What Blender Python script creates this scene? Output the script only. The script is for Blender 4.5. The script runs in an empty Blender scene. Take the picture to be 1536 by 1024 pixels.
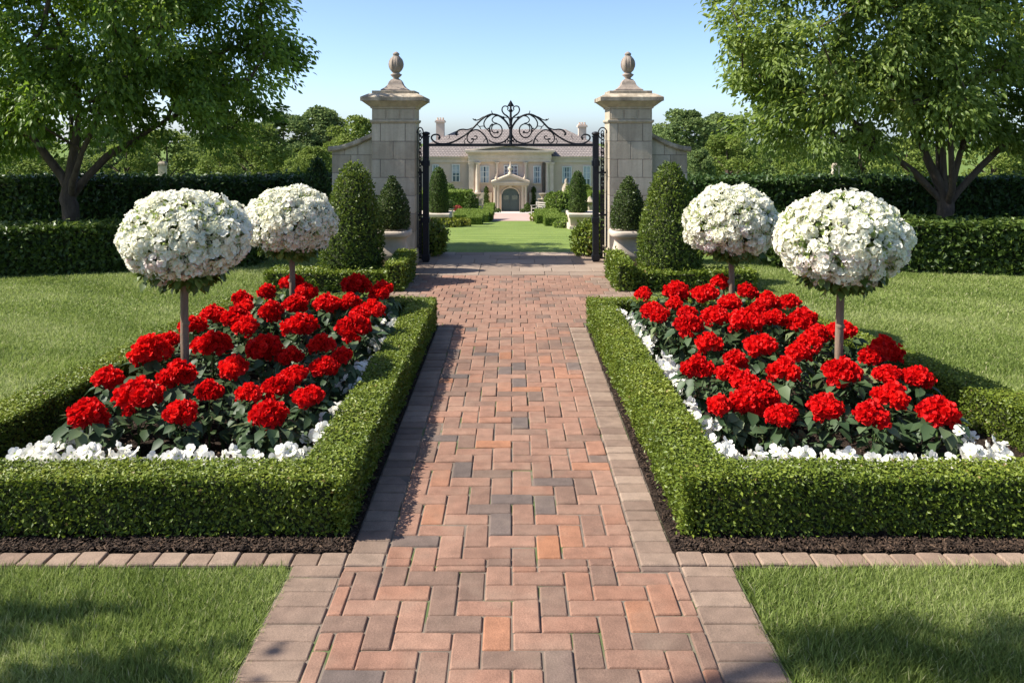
import bpy, math, random
import numpy as np
from mathutils import Vector, Matrix

random.seed(11)
rng = np.random.default_rng(11)
C = bpy.context.scene.collection
F = 1280.0          # focal length in photograph pixels
EYE = 1.7
HOR = 200.0         # horizon row in the photograph
SLOPE = 0.084

# ------------------------------------------------------------------ terrain
def gz(y):
    y = np.asarray(y, dtype=float)
    t = np.clip(y - 12.2, 0, 68.8)
    r = np.where(t < 2, t * t / 4, t - 1)
    return -SLOPE * r

def on_slope(py):
    """distance at which the garden slope shows at photograph row py"""
    lo, hi = 12.2, 81.0
    f = lambda y: HOR + F * (EYE - float(gz(y))) / y - py
    for _ in range(60):
        m = (lo + hi) / 2
        if f(m) > 0: lo = m
        else: hi = m
    return (lo + hi) / 2

def X(px, Y): return (px - 768.0) * Y / F
def Z(py, Y): return EYE - (py - HOR) * Y / F

# ------------------------------------------------------------------ mesh builder
class MB:
    def __init__(self):
        self.V = []; self.n = 0; self.G = []
    def add(self, V, Fc, mat=0, rnd=0.5, smooth=False):
        V = np.asarray(V, dtype=np.float32).reshape(-1, 3)
        Fc = np.asarray(Fc, dtype=np.int64)
        if len(Fc) == 0: return
        k = len(Fc)
        r = np.full(k, rnd, dtype=np.float32) if np.isscalar(rnd) else np.asarray(rnd, dtype=np.float32)
        self.G.append((Fc + self.n, mat, r, smooth))
        self.V.append(V); self.n += len(V)
    def poly(self, pts, mat=0, rnd=0.5):
        self.add(pts, [list(range(len(pts)))], mat, rnd)
    def box(self, x0, x1, y0, y1, z0, z1, mat=0, rnd=0.5):
        V = [(x0,y0,z0),(x1,y0,z0),(x1,y1,z0),(x0,y1,z0),(x0,y0,z1),(x1,y0,z1),(x1,y1,z1),(x0,y1,z1)]
        self.add(V, [(0,3,2,1),(4,5,6,7),(0,1,5,4),(1,2,6,5),(2,3,7,6),(3,0,4,7)], mat, rnd)
    def frustum(self, cx, cy, z0, z1, a0, b0, a1, b1, mat=0):
        V = [(cx-a0,cy-b0,z0),(cx+a0,cy-b0,z0),(cx+a0,cy+b0,z0),(cx-a0,cy+b0,z0),
             (cx-a1,cy-b1,z1),(cx+a1,cy-b1,z1),(cx+a1,cy+b1,z1),(cx-a1,cy+b1,z1)]
        self.add(V, [(0,3,2,1),(4,5,6,7),(0,1,5,4),(1,2,6,5),(2,3,7,6),(3,0,4,7)], mat)
    def prism(self, quad, z0, z1, mat=0):
        n = len(quad)
        V = [(p[0],p[1],z0) for p in quad] + [(p[0],p[1],z1) for p in quad]
        self.add(V, [[i, (i+1) % n, n + (i+1) % n, n + i] for i in range(n)], mat)
        self.add(V[n:], [list(range(n))], mat)
    def extrude_xz(self, pts, y0, y1, mat=0):
        """outline in x,z extruded along y"""
        n = len(pts)
        V = [(p[0],y0,p[1]) for p in pts] + [(p[0],y1,p[1]) for p in pts]
        self.add(V, [[i, (i+1) % n, n + (i+1) % n, n + i] for i in range(n)], mat)
        self.add(V[:n], [list(range(n))], mat)
        self.add(V[n:], [list(range(n))[::-1]], mat)
    def lathe(self, prof, cx=0, cy=0, n=28, mat=0, sq=None, smooth=True):
        """prof: (radius, z) from the bottom up"""
        a = np.linspace(0, 2*math.pi, n, endpoint=False)
        V = []
        for r, z in prof:
            V.append(np.stack([cx + r*np.cos(a), cy + r*np.sin(a), np.full(n, z)], 1))
        V = np.concatenate(V); m = len(prof)
        fs = [[i*n+j, i*n+(j+1) % n, (i+1)*n+(j+1) % n, (i+1)*n+j] for i in range(m-1) for j in range(n)]
        self.add(V, fs, mat, smooth=smooth)
        self.add(V[-n:], [list(range(n))], mat)
        self.add(V[:n], [list(range(n))[::-1]], mat)
    def tube(self, pts, rad, n=6, mat=0, smooth=True, cap=True):
        P = np.asarray(pts, dtype=float); m = len(P)
        R = np.full(m, rad) if np.isscalar(rad) else np.asarray(rad, dtype=float)
        T = np.gradient(P, axis=0); T /= np.linalg.norm(T, axis=1)[:, None] + 1e-9
        ref = np.array([0, 0, 1.0]) if abs(T[0][2]) < .9 else np.array([1.0, 0, 0])
        V = []
        u = np.cross(T[0], ref); u /= np.linalg.norm(u)
        a = np.linspace(0, 2*math.pi, n, endpoint=False)
        for i in range(m):
            u = u - T[i]*np.dot(u, T[i]); u /= np.linalg.norm(u) + 1e-9
            v = np.cross(T[i], u)
            V.append(P[i] + R[i]*(np.cos(a)[:, None]*u + np.sin(a)[:, None]*v))
        V = np.concatenate(V)
        fs = [[i*n+j, i*n+(j+1) % n, (i+1)*n+(j+1) % n, (i+1)*n+j] for i in range(m-1) for j in range(n)]
        self.add(V, fs, mat, smooth=smooth)
        if cap:
            self.add(V[:n], [list(range(n))[::-1]], mat); self.add(V[-n:], [list(range(n))], mat)
    def scatter(self, tv, tfs, P, R, S, mat=0, rnd=None, smooth=False):
        """copies of one small template (tv, list of face arrays) at P with frames R (n,3,3) and sizes S"""
        P = np.asarray(P); n = len(P)
        if n == 0: return
        S = np.broadcast_to(np.asarray(S, dtype=float), (n,)) if np.ndim(S) < 2 else np.asarray(S)
        L = tv[None, :, :] * (S[:, None, None] if S.ndim == 1 else S[:, None, :])
        V = P[:, None, :] + np.einsum('nij,nkj->nki', R, L)
        k = len(tv); off = (np.arange(n) * k)[:, None, None]
        r = rng.random(n) if rnd is None else rnd
        base = self.n
        self.V.append(V.reshape(-1, 3).astype(np.float32)); self.n += n * k
        for tf in tfs:
            tf = np.asarray(tf)
            fc = (tf[None] + off).reshape(-1, tf.shape[1]) + base
            self.G.append((fc, mat, np.repeat(r, len(tf)).astype(np.float32), smooth))
    def build(self, name, mats, parent=None, world=True, bevel=None, link=True):
        V = np.concatenate(self.V) if self.V else np.zeros((0, 3), np.float32)
        if parent is not None and world:
            V = V - np.array(parent.location, dtype=np.float32)
        me = bpy.data.meshes.new(name)
        me.vertices.add(len(V)); me.vertices.foreach_set('co', V.ravel())
        loops = np.concatenate([g[0].ravel() for g in self.G]).astype(np.int32)
        tot = np.concatenate([np.full(len(g[0]), g[0].shape[1]) for g in self.G]).astype(np.int32)
        start = np.concatenate([[0], np.cumsum(tot)[:-1]]).astype(np.int32)
        me.loops.add(len(loops)); me.loops.foreach_set('vertex_index', loops)
        me.polygons.add(len(tot)); me.polygons.foreach_set('loop_start', start); me.polygons.foreach_set('loop_total', tot)
        me.polygons.foreach_set('material_index', np.concatenate([np.full(len(g[0]), g[1]) for g in self.G]).astype(np.int32))
        me.polygons.foreach_set('use_smooth', np.concatenate([np.full(len(g[0]), g[3]) for g in self.G]))
        at = me.attributes.new('rnd', 'FLOAT', 'FACE')
        at.data.foreach_set('value', np.concatenate([g[2] for g in self.G]))
        for m in (mats if isinstance(mats, (list, tuple)) else [mats]): me.materials.append(m)
        me.update(calc_edges=True)
        o = bpy.data.objects.new(name, me)
        C.objects.link(o)
        if parent is not None: o.parent = parent
        if bevel:
            b = o.modifiers.new('Bevel', 'BEVEL'); b.width = bevel; b.segments = 2; b.limit_method = 'ANGLE'; b.angle_limit = math.radians(40)
        return o

def tag(o, label=None, cat=None, group=None, kind=None):
    if label: o['label'] = label
    if cat: o['category'] = cat
    if group: o['group'] = group
    if kind: o['kind'] = kind
    return o
def thing(name, label, cat, loc=(0, 0, 0), group=None):
    o = bpy.data.objects.new(name, None); C.objects.link(o)
    o.location = loc; o.empty_display_size = .1
    return tag(o, label, cat, group)
def dup(root, loc, rotz=0, sc=1, label=None, group=None):
    r = root.copy(); C.objects.link(r); r.location = loc; r.rotation_euler = (0, 0, rotz); r.scale = (sc, sc, sc) if np.isscalar(sc) else sc
    if label: r['label'] = label
    if group: r['group'] = group
    for ch in list(root.children):
        c = ch.copy(); C.objects.link(c); c.parent = r
        for g in list(ch.children):
            d = g.copy(); C.objects.link(d); d.parent = c
    return r

def norm(a): return a / (np.linalg.norm(a, axis=-1, keepdims=True) + 1e-9)
def frames(D, N):
    x = norm(D); z = norm(N - x*np.sum(N*x, -1, keepdims=True)); y = np.cross(z, x)
    return np.stack([x, y, z], -1)
def rand_dir(n):
    return norm(rng.normal(size=(n, 3)))
def wav(P, s=1.0, seed=0):
    """smooth pseudo noise about -1..1"""
    r = np.random.default_rng(seed); out = 0
    for k in range(5):
        d = r.normal(size=3); d /= np.linalg.norm(d)
        out = out + np.sin(P @ d * s * (1 + .45*k) + r.random()*6.28)
    return out / 3.2

LEAF_V = np.array([(0, 0, 0), (.42, -.3, .09), (1, 0, -.08), (.42, .3, .09)]); LEAF_F = [[(0, 1, 2), (0, 2, 3)]]
LONG_V = np.array([(0, 0, 0), (.3, -.17, .05), (.68, -.14, .02), (1, 0, -.15), (.68, .14, .02), (.3, .17, .05), (.35, 0, 0), (.7, 0, -.04)])
LONG_F = [[(0, 1, 6), (0, 6, 5)], [(1, 2, 7, 6), (6, 7, 4, 5)], [(2, 3, 7), (7, 3, 4)]]
HEART_V = np.array([(0, 0, 0), (.12, -.3, .07), (.5, -.36, .05), (1, 0, -.18), (.5, .36, .05), (.12, .3, .07), (.5, 0, -.02)])
HEART_F = [[(0, 1, 2, 6), (0, 6, 4, 5)], [(2, 3, 6), (6, 3, 4)]]

# ------------------------------------------------------------------ materials
def newmat(name):
    m = bpy.data.materials.new(name); m.use_nodes = True
    nt = m.node_tree; b = nt.nodes['Principled BSDF']; return m, nt, b
def ramp(nt, stops, interp='LINEAR'):
    r = nt.nodes.new('ShaderNodeValToRGB'); r.color_ramp.interpolation = interp
    e = r.color_ramp.elements
    while len(e) < len(stops): e.new(.5)
    for i, (p, c) in enumerate(stops):
        e[i].position = p; e[i].color = (*c, 1)
    return r
def leaf_mat(name, stops, transl=.35, rough=.45, spec=.35, tcol=None):
    m, nt, b = newmat(name); L = nt.links.new
    a = nt.nodes.new('ShaderNodeAttribute'); a.attribute_name = 'rnd'
    r = ramp(nt, stops); L(a.outputs['Fac'], r.inputs[0]); L(r.outputs[0], b.inputs['Base Color'])
    b.inputs['Roughness'].default_value = rough; b.inputs['Specular IOR Level'].default_value = spec
    if transl > 0:
        t = nt.nodes.new('ShaderNodeBsdfTranslucent')
        mx = nt.nodes.new('ShaderNodeMixShader'); mx.inputs[0].default_value = transl
        if tcol:
            mm = nt.nodes.new('ShaderNodeMix'); mm.data_type = 'RGBA'; mm.blend_type = 'MULTIPLY'; mm.inputs[0].default_value = 1
            L(r.outputs[0], mm.inputs[6]); mm.inputs[7].default_value = (*tcol, 1); L(mm.outputs[2], t.inputs[0])
        else: L(r.outputs[0], t.inputs[0])
        L(b.outputs[0], mx.inputs[1]); L(t.outputs[0], mx.inputs[2])
        L(mx.outputs[0], nt.nodes['Material Output'].inputs[0])
    return m
def surf(name, stops, scale=5, rough=.8, bump=.3, bscale=None, spec=.3, metal=0, attr=0.0, detail=8, dist=.01, stretch=None, streak=0.0):
    """noise-coloured solid surface with bump; attr mixes the face attribute into the ramp position"""
    m, nt, b = newmat(name); L = nt.links.new
    tc = nt.nodes.new('ShaderNodeTexCoord'); src = tc.outputs['Object']
    if stretch:
        mp = nt.nodes.new('ShaderNodeMapping'); mp.inputs['Scale'].default_value = stretch; L(src, mp.inputs[0]); src = mp.outputs[0]
    n = nt.nodes.new('ShaderNodeTexNoise'); n.inputs['Scale'].default_value = scale; n.inputs['Detail'].default_value = detail; n.inputs['Roughness'].default_value = .62
    L(src, n.inputs['Vector'])
    fac = n.outputs['Fac']
    if attr:
        a = nt.nodes.new('ShaderNodeAttribute'); a.attribute_name = 'rnd'
        mx = nt.nodes.new('ShaderNodeMix'); mx.data_type = 'FLOAT'; mx.inputs[0].default_value = attr
        L(fac, mx.inputs[2]); L(a.outputs['Fac'], mx.inputs[3]); fac = mx.outputs[0]
    r = ramp(nt, stops); L(fac, r.inputs[0]); L(r.outputs[0], b.inputs['Base Color'])
    if streak:          # rain stains running down and lichen blotches
        mp2 = nt.nodes.new('ShaderNodeMapping'); mp2.inputs['Scale'].default_value = (14, 14, 1.1); L(tc.outputs['Object'], mp2.inputs[0])
        n3 = nt.nodes.new('ShaderNodeTexNoise'); n3.inputs['Scale'].default_value = 1; n3.inputs['Detail'].default_value = 7; L(mp2.outputs[0], n3.inputs['Vector'])
        n4 = nt.nodes.new('ShaderNodeTexNoise'); n4.inputs['Scale'].default_value = 38; n4.inputs['Detail'].default_value = 5; L(tc.outputs['Object'], n4.inputs['Vector'])
        c = r.outputs[0]
        for nn, lo, hi, k in ((n3, .42, .62, streak), (n4, .30, .52, streak*.6)):
            mr = nt.nodes.new('ShaderNodeMapRange'); mr.inputs[1].default_value = lo; mr.inputs[2].default_value = hi; mr.inputs[3].default_value = 1-k; mr.inputs[4].default_value = 1; L(nn.outputs['Fac'], mr.inputs[0])
            x = nt.nodes.new('ShaderNodeMix'); x.data_type = 'RGBA'; x.blend_type = 'MULTIPLY'; x.inputs[0].default_value = 1; L(c, x.inputs[6]); L(mr.outputs[0], x.inputs[7]); c = x.outputs[2]
        L(c, b.inputs['Base Color'])
    b.inputs['Roughness'].default_value = rough; b.inputs['Specular IOR Level'].default_value = spec; b.inputs['Metallic'].default_value = metal
    if bump:
        n2 = nt.nodes.new('ShaderNodeTexNoise'); n2.inputs['Scale'].default_value = bscale or scale*6; n2.inputs['Detail'].default_value = 6
        L(src, n2.inputs['Vector'])
        bp = nt.nodes.new('ShaderNodeBump'); bp.inputs['Strength'].default_value = bump; bp.inputs['Distance'].default_value = dist
        L(n2.outputs['Fac'], bp.inputs['Height']); L(bp.outputs[0], b.inputs['Normal'])
    return m

M = {}
M['box'] = leaf_mat('box_leaf', [(0, (.065, .105, .012)), (.5, (.14, .19, .02)), (.85, (.225, .27, .03)), (.97, (.29, .31, .05)), (1, (.27, .20, .07))], .3, .45, .35)
M['boxcore'] = surf('shaded_twig_core', [(.3, (.02, .028, .008)), (.7, (.04, .05, .015))], 30, .9, .5)  # twig core darkened so shade is painted into the gaps between leaves
M['darkhedge'] = leaf_mat('yew_leaf', [(0, (.026, .055, .014)), (.6, (.05, .095, .022)), (1, (.105, .155, .038))], .25, .4, .4)
M['midhedge'] = leaf_mat('privet_leaf', [(0, (.035, .065, .012)), (.6, (.075, .12, .02)), (1, (.16, .21, .035))], .3, .45, .35)
M['cone'] = leaf_mat('cone_leaf', [(0, (.05, .085, .014)), (.55, (.12, .17, .022)), (.9, (.21, .26, .035)), (1, (.27, .29, .05))], .35, .45, .3)
M['conedark'] = leaf_mat('cone_dark_leaf', [(0, (.035, .06, .014)), (.6, (.075, .115, .022)), (1, (.15, .19, .045))], .3, .45, .35)
M['farbox'] = leaf_mat('far_box_leaf', [(0, (.08, .13, .02)), (.6, (.15, .215, .03)), (1, (.23, .29, .05))], .3, .55, .2)
M['fartop'] = leaf_mat('column_yew_leaf', [(0, (.05, .085, .018)), (.6, (.085, .135, .026)), (1, (.14, .19, .04))], .25, .55, .2)
M['gold'] = leaf_mat('gold_leaf', [(0, (.16, .19, .02)), (.6, (.26, .27, .03)), (1, (.36, .34, .06))], .3, .5, .3)
M['treel'] = leaf_mat('tree_leaf_shadier', [(0, (.075, .13, .022)), (.5, (.145, .225, .036)), (1, (.245, .325, .06))], .5, .45, .35, (1.4, 1.4, .8))
M['treer'] = leaf_mat('tree_leaf_paler', [(0, (.095, .15, .033)), (.5, (.18, .25, .055)), (1, (.295, .36, .10))], .5, .45, .35, (1.35, 1.3, .85))
M['wood1'] = leaf_mat('far_leaf', [(0, (.095, .145, .05)), (.5, (.145, .20, .062)), (1, (.21, .265, .08))], .35, .6, .15)
M['wood2'] = leaf_mat('far_leaf_yellow', [(0, (.12, .17, .035)), (.5, (.18, .235, .045)), (1, (.25, .295, .065))], .4, .6, .15)
M['bark'] = surf('bark', [(.25, (.05, .035, .025)), (.6, (.11, .08, .06)), (.85, (.17, .13, .10))], 14, .9, .9, 40, .2, dist=.02, stretch=(1, 1, .25))
M['stake'] = surf('stem_bark', [(.3, (.13, .085, .055)), (.7, (.24, .17, .12))], 22, .8, .5, 60, .25, stretch=(1, 1, .2))
M['white'] = leaf_mat('white_petal', [(0, (.84, .82, .62)), (.3, (.89, .87, .72)), (.93, (.92, .895, .79)), (.98, (.90, .82, .76)), (1, (.84, .72, .68))], .4, .7, .1)
M['white2'] = leaf_mat('white_petunia_petal', [(0, (.88, .855, .76)), (1, (.91, .89, .82))], .4, .65, .1)
M['eye'] = leaf_mat('flower_eye', [(0, (.35, .42, .10)), (1, (.55, .60, .22))], .2)
M['bud'] = leaf_mat('green_bud', [(0, (.22, .30, .06)), (1, (.48, .52, .20))], .4)
M['ballleaf'] = leaf_mat('standard_leaf', [(0, (.06, .10, .018)), (.6, (.11, .165, .03)), (1, (.24, .29, .07))], .35)
M['red'] = leaf_mat('red_petal', [(0, (.45, .003, .005)), (.5, (.70, .007, .008)), (1, (.86, .022, .014))], .35, .55, .15)
M['coral'] = leaf_mat('coral_petal', [(0, (.30, .05, .04)), (1, (.48, .12, .08))], .3, .6, .1)
M['redleaf'] = leaf_mat('bedding_leaf', [(0, (.035, .065, .026)), (.6, (.065, .105, .042)), (.9, (.12, .165, .075)), (1, (.19, .22, .10))], .28, .5, .3)
M['stem'] = leaf_mat('green_stem', [(0, (.07, .12, .03)), (1, (.10, .16, .04))], .1)
M['grass'] = leaf_mat('grass_blade', [(0, (.12, .17, .032)), (.4, (.215, .283, .062)), (.8, (.32, .375, .115)), (.94, (.40, .435, .185)), (1, (.53, .49, .28))], .45, .55, .25)
M['soil'] = surf('soil', [(.3, (.018, .012, .009)), (.7, (.045, .03, .02))], 25, .95, 1.0, 60, .15, dist=.03)
M['chip'] = leaf_mat('bark_chip', [(0, (.015, .010, .007)), (.7, (.05, .032, .022)), (1, (.11, .07, .045))], 0, .85, .2)
M['iron'] = surf('black_iron', [(.3, (.005, .006, .009)), (.7, (.010, .011, .016))], 30, .5, .15, 90, .3)
M['stone'] = surf('limestone', [(.2, (.30, .24, .17)), (.45, (.44, .37, .275)), (.75, (.55, .475, .365))], 3.2, .85, .35, 70, .2, attr=.35, dist=.006, streak=.15)
M['stonecap'] = surf('weathered_limestone', [(.3, (.17, .135, .095)), (.5, (.40, .33, .24)), (.75, (.54, .46, .35))], 4.5, .88, .4, 60, .2, dist=.006, streak=.28)
M['finial'] = surf('finial_stone', [(.3, (.22, .175, .14)), (.7, (.44, .365, .30))], 9, .85, .4, 60, .2, dist=.006, streak=.2)
M['mortar'] = surf('joint_mortar', [(.3, (.12, .10, .08)), (.7, (.2, .17, .14))], 20, .95, .3)
M['planter'] = surf('planter_stone', [(.25, (.34, .28, .215)), (.7, (.56, .475, .38))], 4, .85, .3, 70, .2, dist=.005)
M['slab'] = surf('pale_slab', [(.25, (.205, .15, .112)), (.5, (.26, .195, .148)), (.8, (.31, .24, .185))], 3, .88, .35, 50, .2, attr=.45, dist=.005)
M['farpath'] = surf('far_brick', [(.25, (.36, .235, .19)), (.7, (.48, .34, .28))], 1.5, .9, .2, 8, .2)
M['farslab'] = surf('far_slab', [(.25, (.42, .38, .33)), (.7, (.52, .48, .42))], 1.5, .9, .2, 8, .2)
# house
M['hwall'] = surf('stucco', [(.25, (.60, .465, .37)), (.75, (.70, .555, .45))], .8, .9, .15, 12, .2)
M['htrim'] = surf('house_stone', [(.25, (.54, .44, .345)), (.75, (.70, .585, .475))], 1.6, .88, .2, 14, .2)
M['hport'] = surf('portico_stone', [(.25, (.50, .395, .295)), (.75, (.60, .485, .37))], 1.6, .88, .2, 14, .2)
M['hslate'] = surf('pediment_slate', [(.35, (.20, .22, .19)), (.6, (.36, .34, .27))], 1.6, .8, .3, 10, .2)
M['hdoor'] = surf('green_door_paint', [(.3, (.045, .075, .07)), (.7, (.07, .105, .09))], 2, .35, .05, 10, .5)
M['hframe'] = surf('window_frame_paint', [(.3, (.60, .60, .57)), (.7, (.70, .70, .67))], 3, .5, 0)
M['teak'] = surf('weathered_teak', [(.3, (.36, .33, .27)), (.7, (.48, .44, .37))], 6, .8, .2)
M['hdark'] = surf('dark_brown', [(.3, (.06, .05, .04)), (.7, (.13, .10, .08))], 2, .7, .1)
def glass_mat(name, col):
    m, nt, b = newmat(name)
    b.inputs['Base Color'].default_value = (*col, 1); b.inputs['Roughness'].default_value = .08; b.inputs['Specular IOR Level'].default_value = .8
    n = nt.nodes.new('ShaderNodeTexNoise'); n.inputs['Scale'].default_value = 1.2
    bp = nt.nodes.new('ShaderNodeBump'); bp.inputs['Strength'].default_value = .08; nt.links.new(n.outputs[0], bp.inputs['Height']); nt.links.new(bp.outputs[0], b.inputs['Normal'])
    return m
M['glass'] = glass_mat('window_glass', (.07, .11, .16))
M['curtain'] = surf('net_curtain', [(.3, (.34, .40, .45)), (.7, (.52, .57, .60))], 5, .9, .3, 20, .1, stretch=(6, 1, .3))
M['doorglass'] = glass_mat('door_glass', (.06, .10, .07))

def roof_mat():
    m, nt, b = newmat('roof_tiles'); L = nt.links.new
    tc = nt.nodes.new('ShaderNodeTexCoord')
    mp = nt.nodes.new('ShaderNodeMapping'); mp.inputs['Rotation'].default_value = (math.radians(90), 0, 0); L(tc.outputs['Object'], mp.inputs[0])
    br = nt.nodes.new('ShaderNodeTexBrick'); L(mp.outputs[0], br.inputs['Vector'])
    br.inputs['Scale'].default_value = 1; br.inputs['Brick Width'].default_value = .30; br.inputs['Row Height'].default_value = .16; br.inputs['Mortar Size'].default_value = .03
    br.inputs['Color1'].default_value = (.29, .24, .215, 1); br.inputs['Color2'].default_value = (.22, .185, .17, 1); br.inputs['Mortar'].default_value = (.12, .10, .09, 1)
    n = nt.nodes.new('ShaderNodeTexNoise'); n.inputs['Scale'].default_value = .8
    mx = nt.nodes.new('ShaderNodeMix'); mx.data_type = 'RGBA'; mx.blend_type = 'OVERLAY'; mx.inputs[0].default_value = .4
    L(br.outputs[0], mx.inputs[6]); L(n.outputs[0], mx.inputs[7]); L(mx.outputs[2], b.inputs['Base Color'])
    bp = nt.nodes.new('ShaderNodeBump'); bp.inputs['Strength'].default_value = .6; bp.inputs['Distance'].default_value = .05
    L(br.outputs['Fac'], bp.inputs['Height']); bp.invert = True; L(bp.outputs[0], b.inputs['Normal'])
    b.inputs['Roughness'].default_value = .85
    return m
M['roof'] = roof_mat()

def brick_mat(name, stops):
    m, nt, b = newmat(name); L = nt.links.new
    tc = nt.nodes.new('ShaderNodeTexCoord')
    a = nt.nodes.new('ShaderNodeAttribute'); a.attribute_name = 'rnd'
    r = ramp(nt, stops); L(a.outputs['Fac'], r.inputs[0])
    # within-brick mottling and grit
    n1 = nt.nodes.new('ShaderNodeTexNoise'); n1.inputs['Scale'].default_value = 16; n1.inputs['Detail'].default_value = 6; L(tc.outputs['Object'], n1.inputs[0])
    n2 = nt.nodes.new('ShaderNodeTexNoise'); n2.inputs['Scale'].default_value = 260; n2.inputs['Detail'].default_value = 3; L(tc.outputs['Object'], n2.inputs[0])
    n3 = nt.nodes.new('ShaderNodeTexNoise'); n3.inputs['Scale'].default_value = 1.3; n3.inputs['Detail'].default_value = 5; L(tc.outputs['Object'], n3.inputs[0])
    def mul(src, fac, lo, hi):
        mr = nt.nodes.new('ShaderNodeMapRange'); mr.inputs[1].default_value = .25; mr.inputs[2].default_value = .75; mr.inputs[3].default_value = lo; mr.inputs[4].default_value = hi
        L(fac, mr.inputs[0])
        x = nt.nodes.new('ShaderNodeMix'); x.data_type = 'RGBA'; x.blend_type = 'MULTIPLY'; x.inputs[0].default_value = 1
        L(src, x.inputs[6]); L(mr.outputs[0], x.inputs[7]); return x.outputs[2]
    c = mul(r.outputs[0], n1.outputs[0], .78, 1.18); c = mul(c, n2.outputs[0], .72, 1.25); c = mul(c, n3.outputs[0], .74, 1.12)
    # sandy dust in blotches
    mr = nt.nodes.new('ShaderNodeMapRange'); mr.inputs[1].default_value = .5; mr.inputs[2].default_value = .8; mr.inputs[3].default_value = 0; mr.inputs[4].default_value = .35
    n4 = nt.nodes.new('ShaderNodeTexNoise'); n4.inputs['Scale'].default_value = 5; n4.inputs['Detail'].default_value = 8; L(tc.outputs['Object'], n4.inputs[0]); L(n4.outputs[0], mr.inputs[0])
    x = nt.nodes.new('ShaderNodeMix'); x.data_type = 'RGBA'; L(mr.outputs[0], x.inputs[0]); L(c, x.inputs[6]); x.inputs[7].default_value = (.29, .215, .155, 1)
    L(x.outputs[2], b.inputs['Base Color'])
    bp = nt.nodes.new('ShaderNodeBump'); bp.inputs['Strength'].default_value = .55; bp.inputs['Distance'].default_value = .003
    n5 = nt.nodes.new('ShaderNodeTexNoise'); n5.inputs['Scale'].default_value = 110; n5.inputs['Detail'].default_value = 6; L(tc.outputs['Object'], n5.inputs[0])
    L(n5.outputs[0], bp.inputs['Height']); L(bp.outputs[0], b.inputs['Normal'])
    b.inputs['Roughness'].default_value = .82; b.inputs['Specular IOR Level'].default_value = .3
    return m
M['brick'] = brick_mat('clay_paver', [(0, (.125, .095, .08)), (.035, (.135, .10, .083)), (.06, (.17, .11, .08)), (.3, (.215, .12, .082)), (.55, (.28, .157, .106)), (.8, (.25, .132, .088)), (.95, (.285, .14, .086)), (1, (.32, .14, .07))])
M['border'] = brick_mat('border_paver', [(0, (.18, .12, .088)), (.5, (.235, .163, .118)), (1, (.285, .205, .15))])
def joint_mat():
    m, nt, b = newmat('sandy_joint'); L = nt.links.new
    tc = nt.nodes.new('ShaderNodeTexCoord'); n = nt.nodes.new('ShaderNodeTexNoise'); n.inputs['Scale'].default_value = 4; n.inputs['Detail'].default_value = 9; L(tc.outputs['Object'], n.inputs[0])
    r = ramp(nt, [(.35, (.11, .085, .065)), (.54, (.17, .135, .10)), (.62, (.075, .095, .03)), (.8, (.10, .14, .04))]); L(n.outputs[0], r.inputs[0]); L(r.outputs[0], b.inputs['Base Color'])
    b.inputs['Roughness'].default_value = .95
    return m
M['joint'] = joint_mat()
def lawn_mat(name, stripes=False):
    m, nt, b = newmat(name); L = nt.links.new
    tc = nt.nodes.new('ShaderNodeTexCoord')
    n = nt.nodes.new('ShaderNodeTexNoise'); n.inputs['Scale'].default_value = 1.1; n.inputs['Detail'].default_value = 10; n.inputs['Roughness'].default_value = .7; L(tc.outputs['Object'], n.inputs[0])
    r = ramp(nt, [(.3, (.085, .135, .026)), (.55, (.125, .18, .038)), (.75, (.17, .225, .056))]); L(n.outputs[0], r.inputs[0])
    col = r.outputs[0]
    n2 = nt.nodes.new('ShaderNodeTexNoise'); n2.inputs['Scale'].default_value = 45; n2.inputs['Detail'].default_value = 6; L(tc.outputs['Object'], n2.inputs[0])
    mr = nt.nodes.new('ShaderNodeMapRange'); mr.inputs[1].default_value = .3; mr.inputs[2].default_value = .7; mr.inputs[3].default_value = .7; mr.inputs[4].default_value = 1.3; L(n2.outputs[0], mr.inputs[0])
    x = nt.nodes.new('ShaderNodeMix'); x.data_type = 'RGBA'; x.blend_type = 'MULTIPLY'; x.inputs[0].default_value = 1; L(col, x.inputs[6]); L(mr.outputs[0], x.inputs[7]); col = x.outputs[2]
    if stripes:
        w = nt.nodes.new('ShaderNodeTexWave'); w.bands_direction = 'Y'; w.inputs['Scale'].default_value = .33; w.inputs['Distortion'].default_value = .5; w.inputs['Detail'].default_value = 1; L(tc.outputs['Object'], w.inputs[0])
        mr2 = nt.nodes.new('ShaderNodeMapRange'); mr2.inputs[3].default_value = .86; mr2.inputs[4].default_value = 1.14; L(w.outputs['Fac'], mr2.inputs[0])
        x2 = nt.nodes.new('ShaderNodeMix'); x2.data_type = 'RGBA'; x2.blend_type = 'MULTIPLY'; x2.inputs[0].default_value = 1; L(col, x2.inputs[6]); L(mr2.outputs[0], x2.inputs[7]); col = x2.outputs[2]
    L(col, b.inputs['Base Color']); b.inputs['Roughness'].default_value = .9; b.inputs['Specular IOR Level'].default_value = .15
    bp = nt.nodes.new('ShaderNodeBump'); bp.inputs['Strength'].default_value = .8; bp.inputs['Distance'].default_value = .03; L(n2.outputs[0], bp.inputs['Height']); L(bp.outputs[0], b.inputs['Normal'])
    return m
M['lawn'] = lawn_mat('lawn_turf'); M['lawn2'] = lawn_mat('mown_lawn', True)

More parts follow.
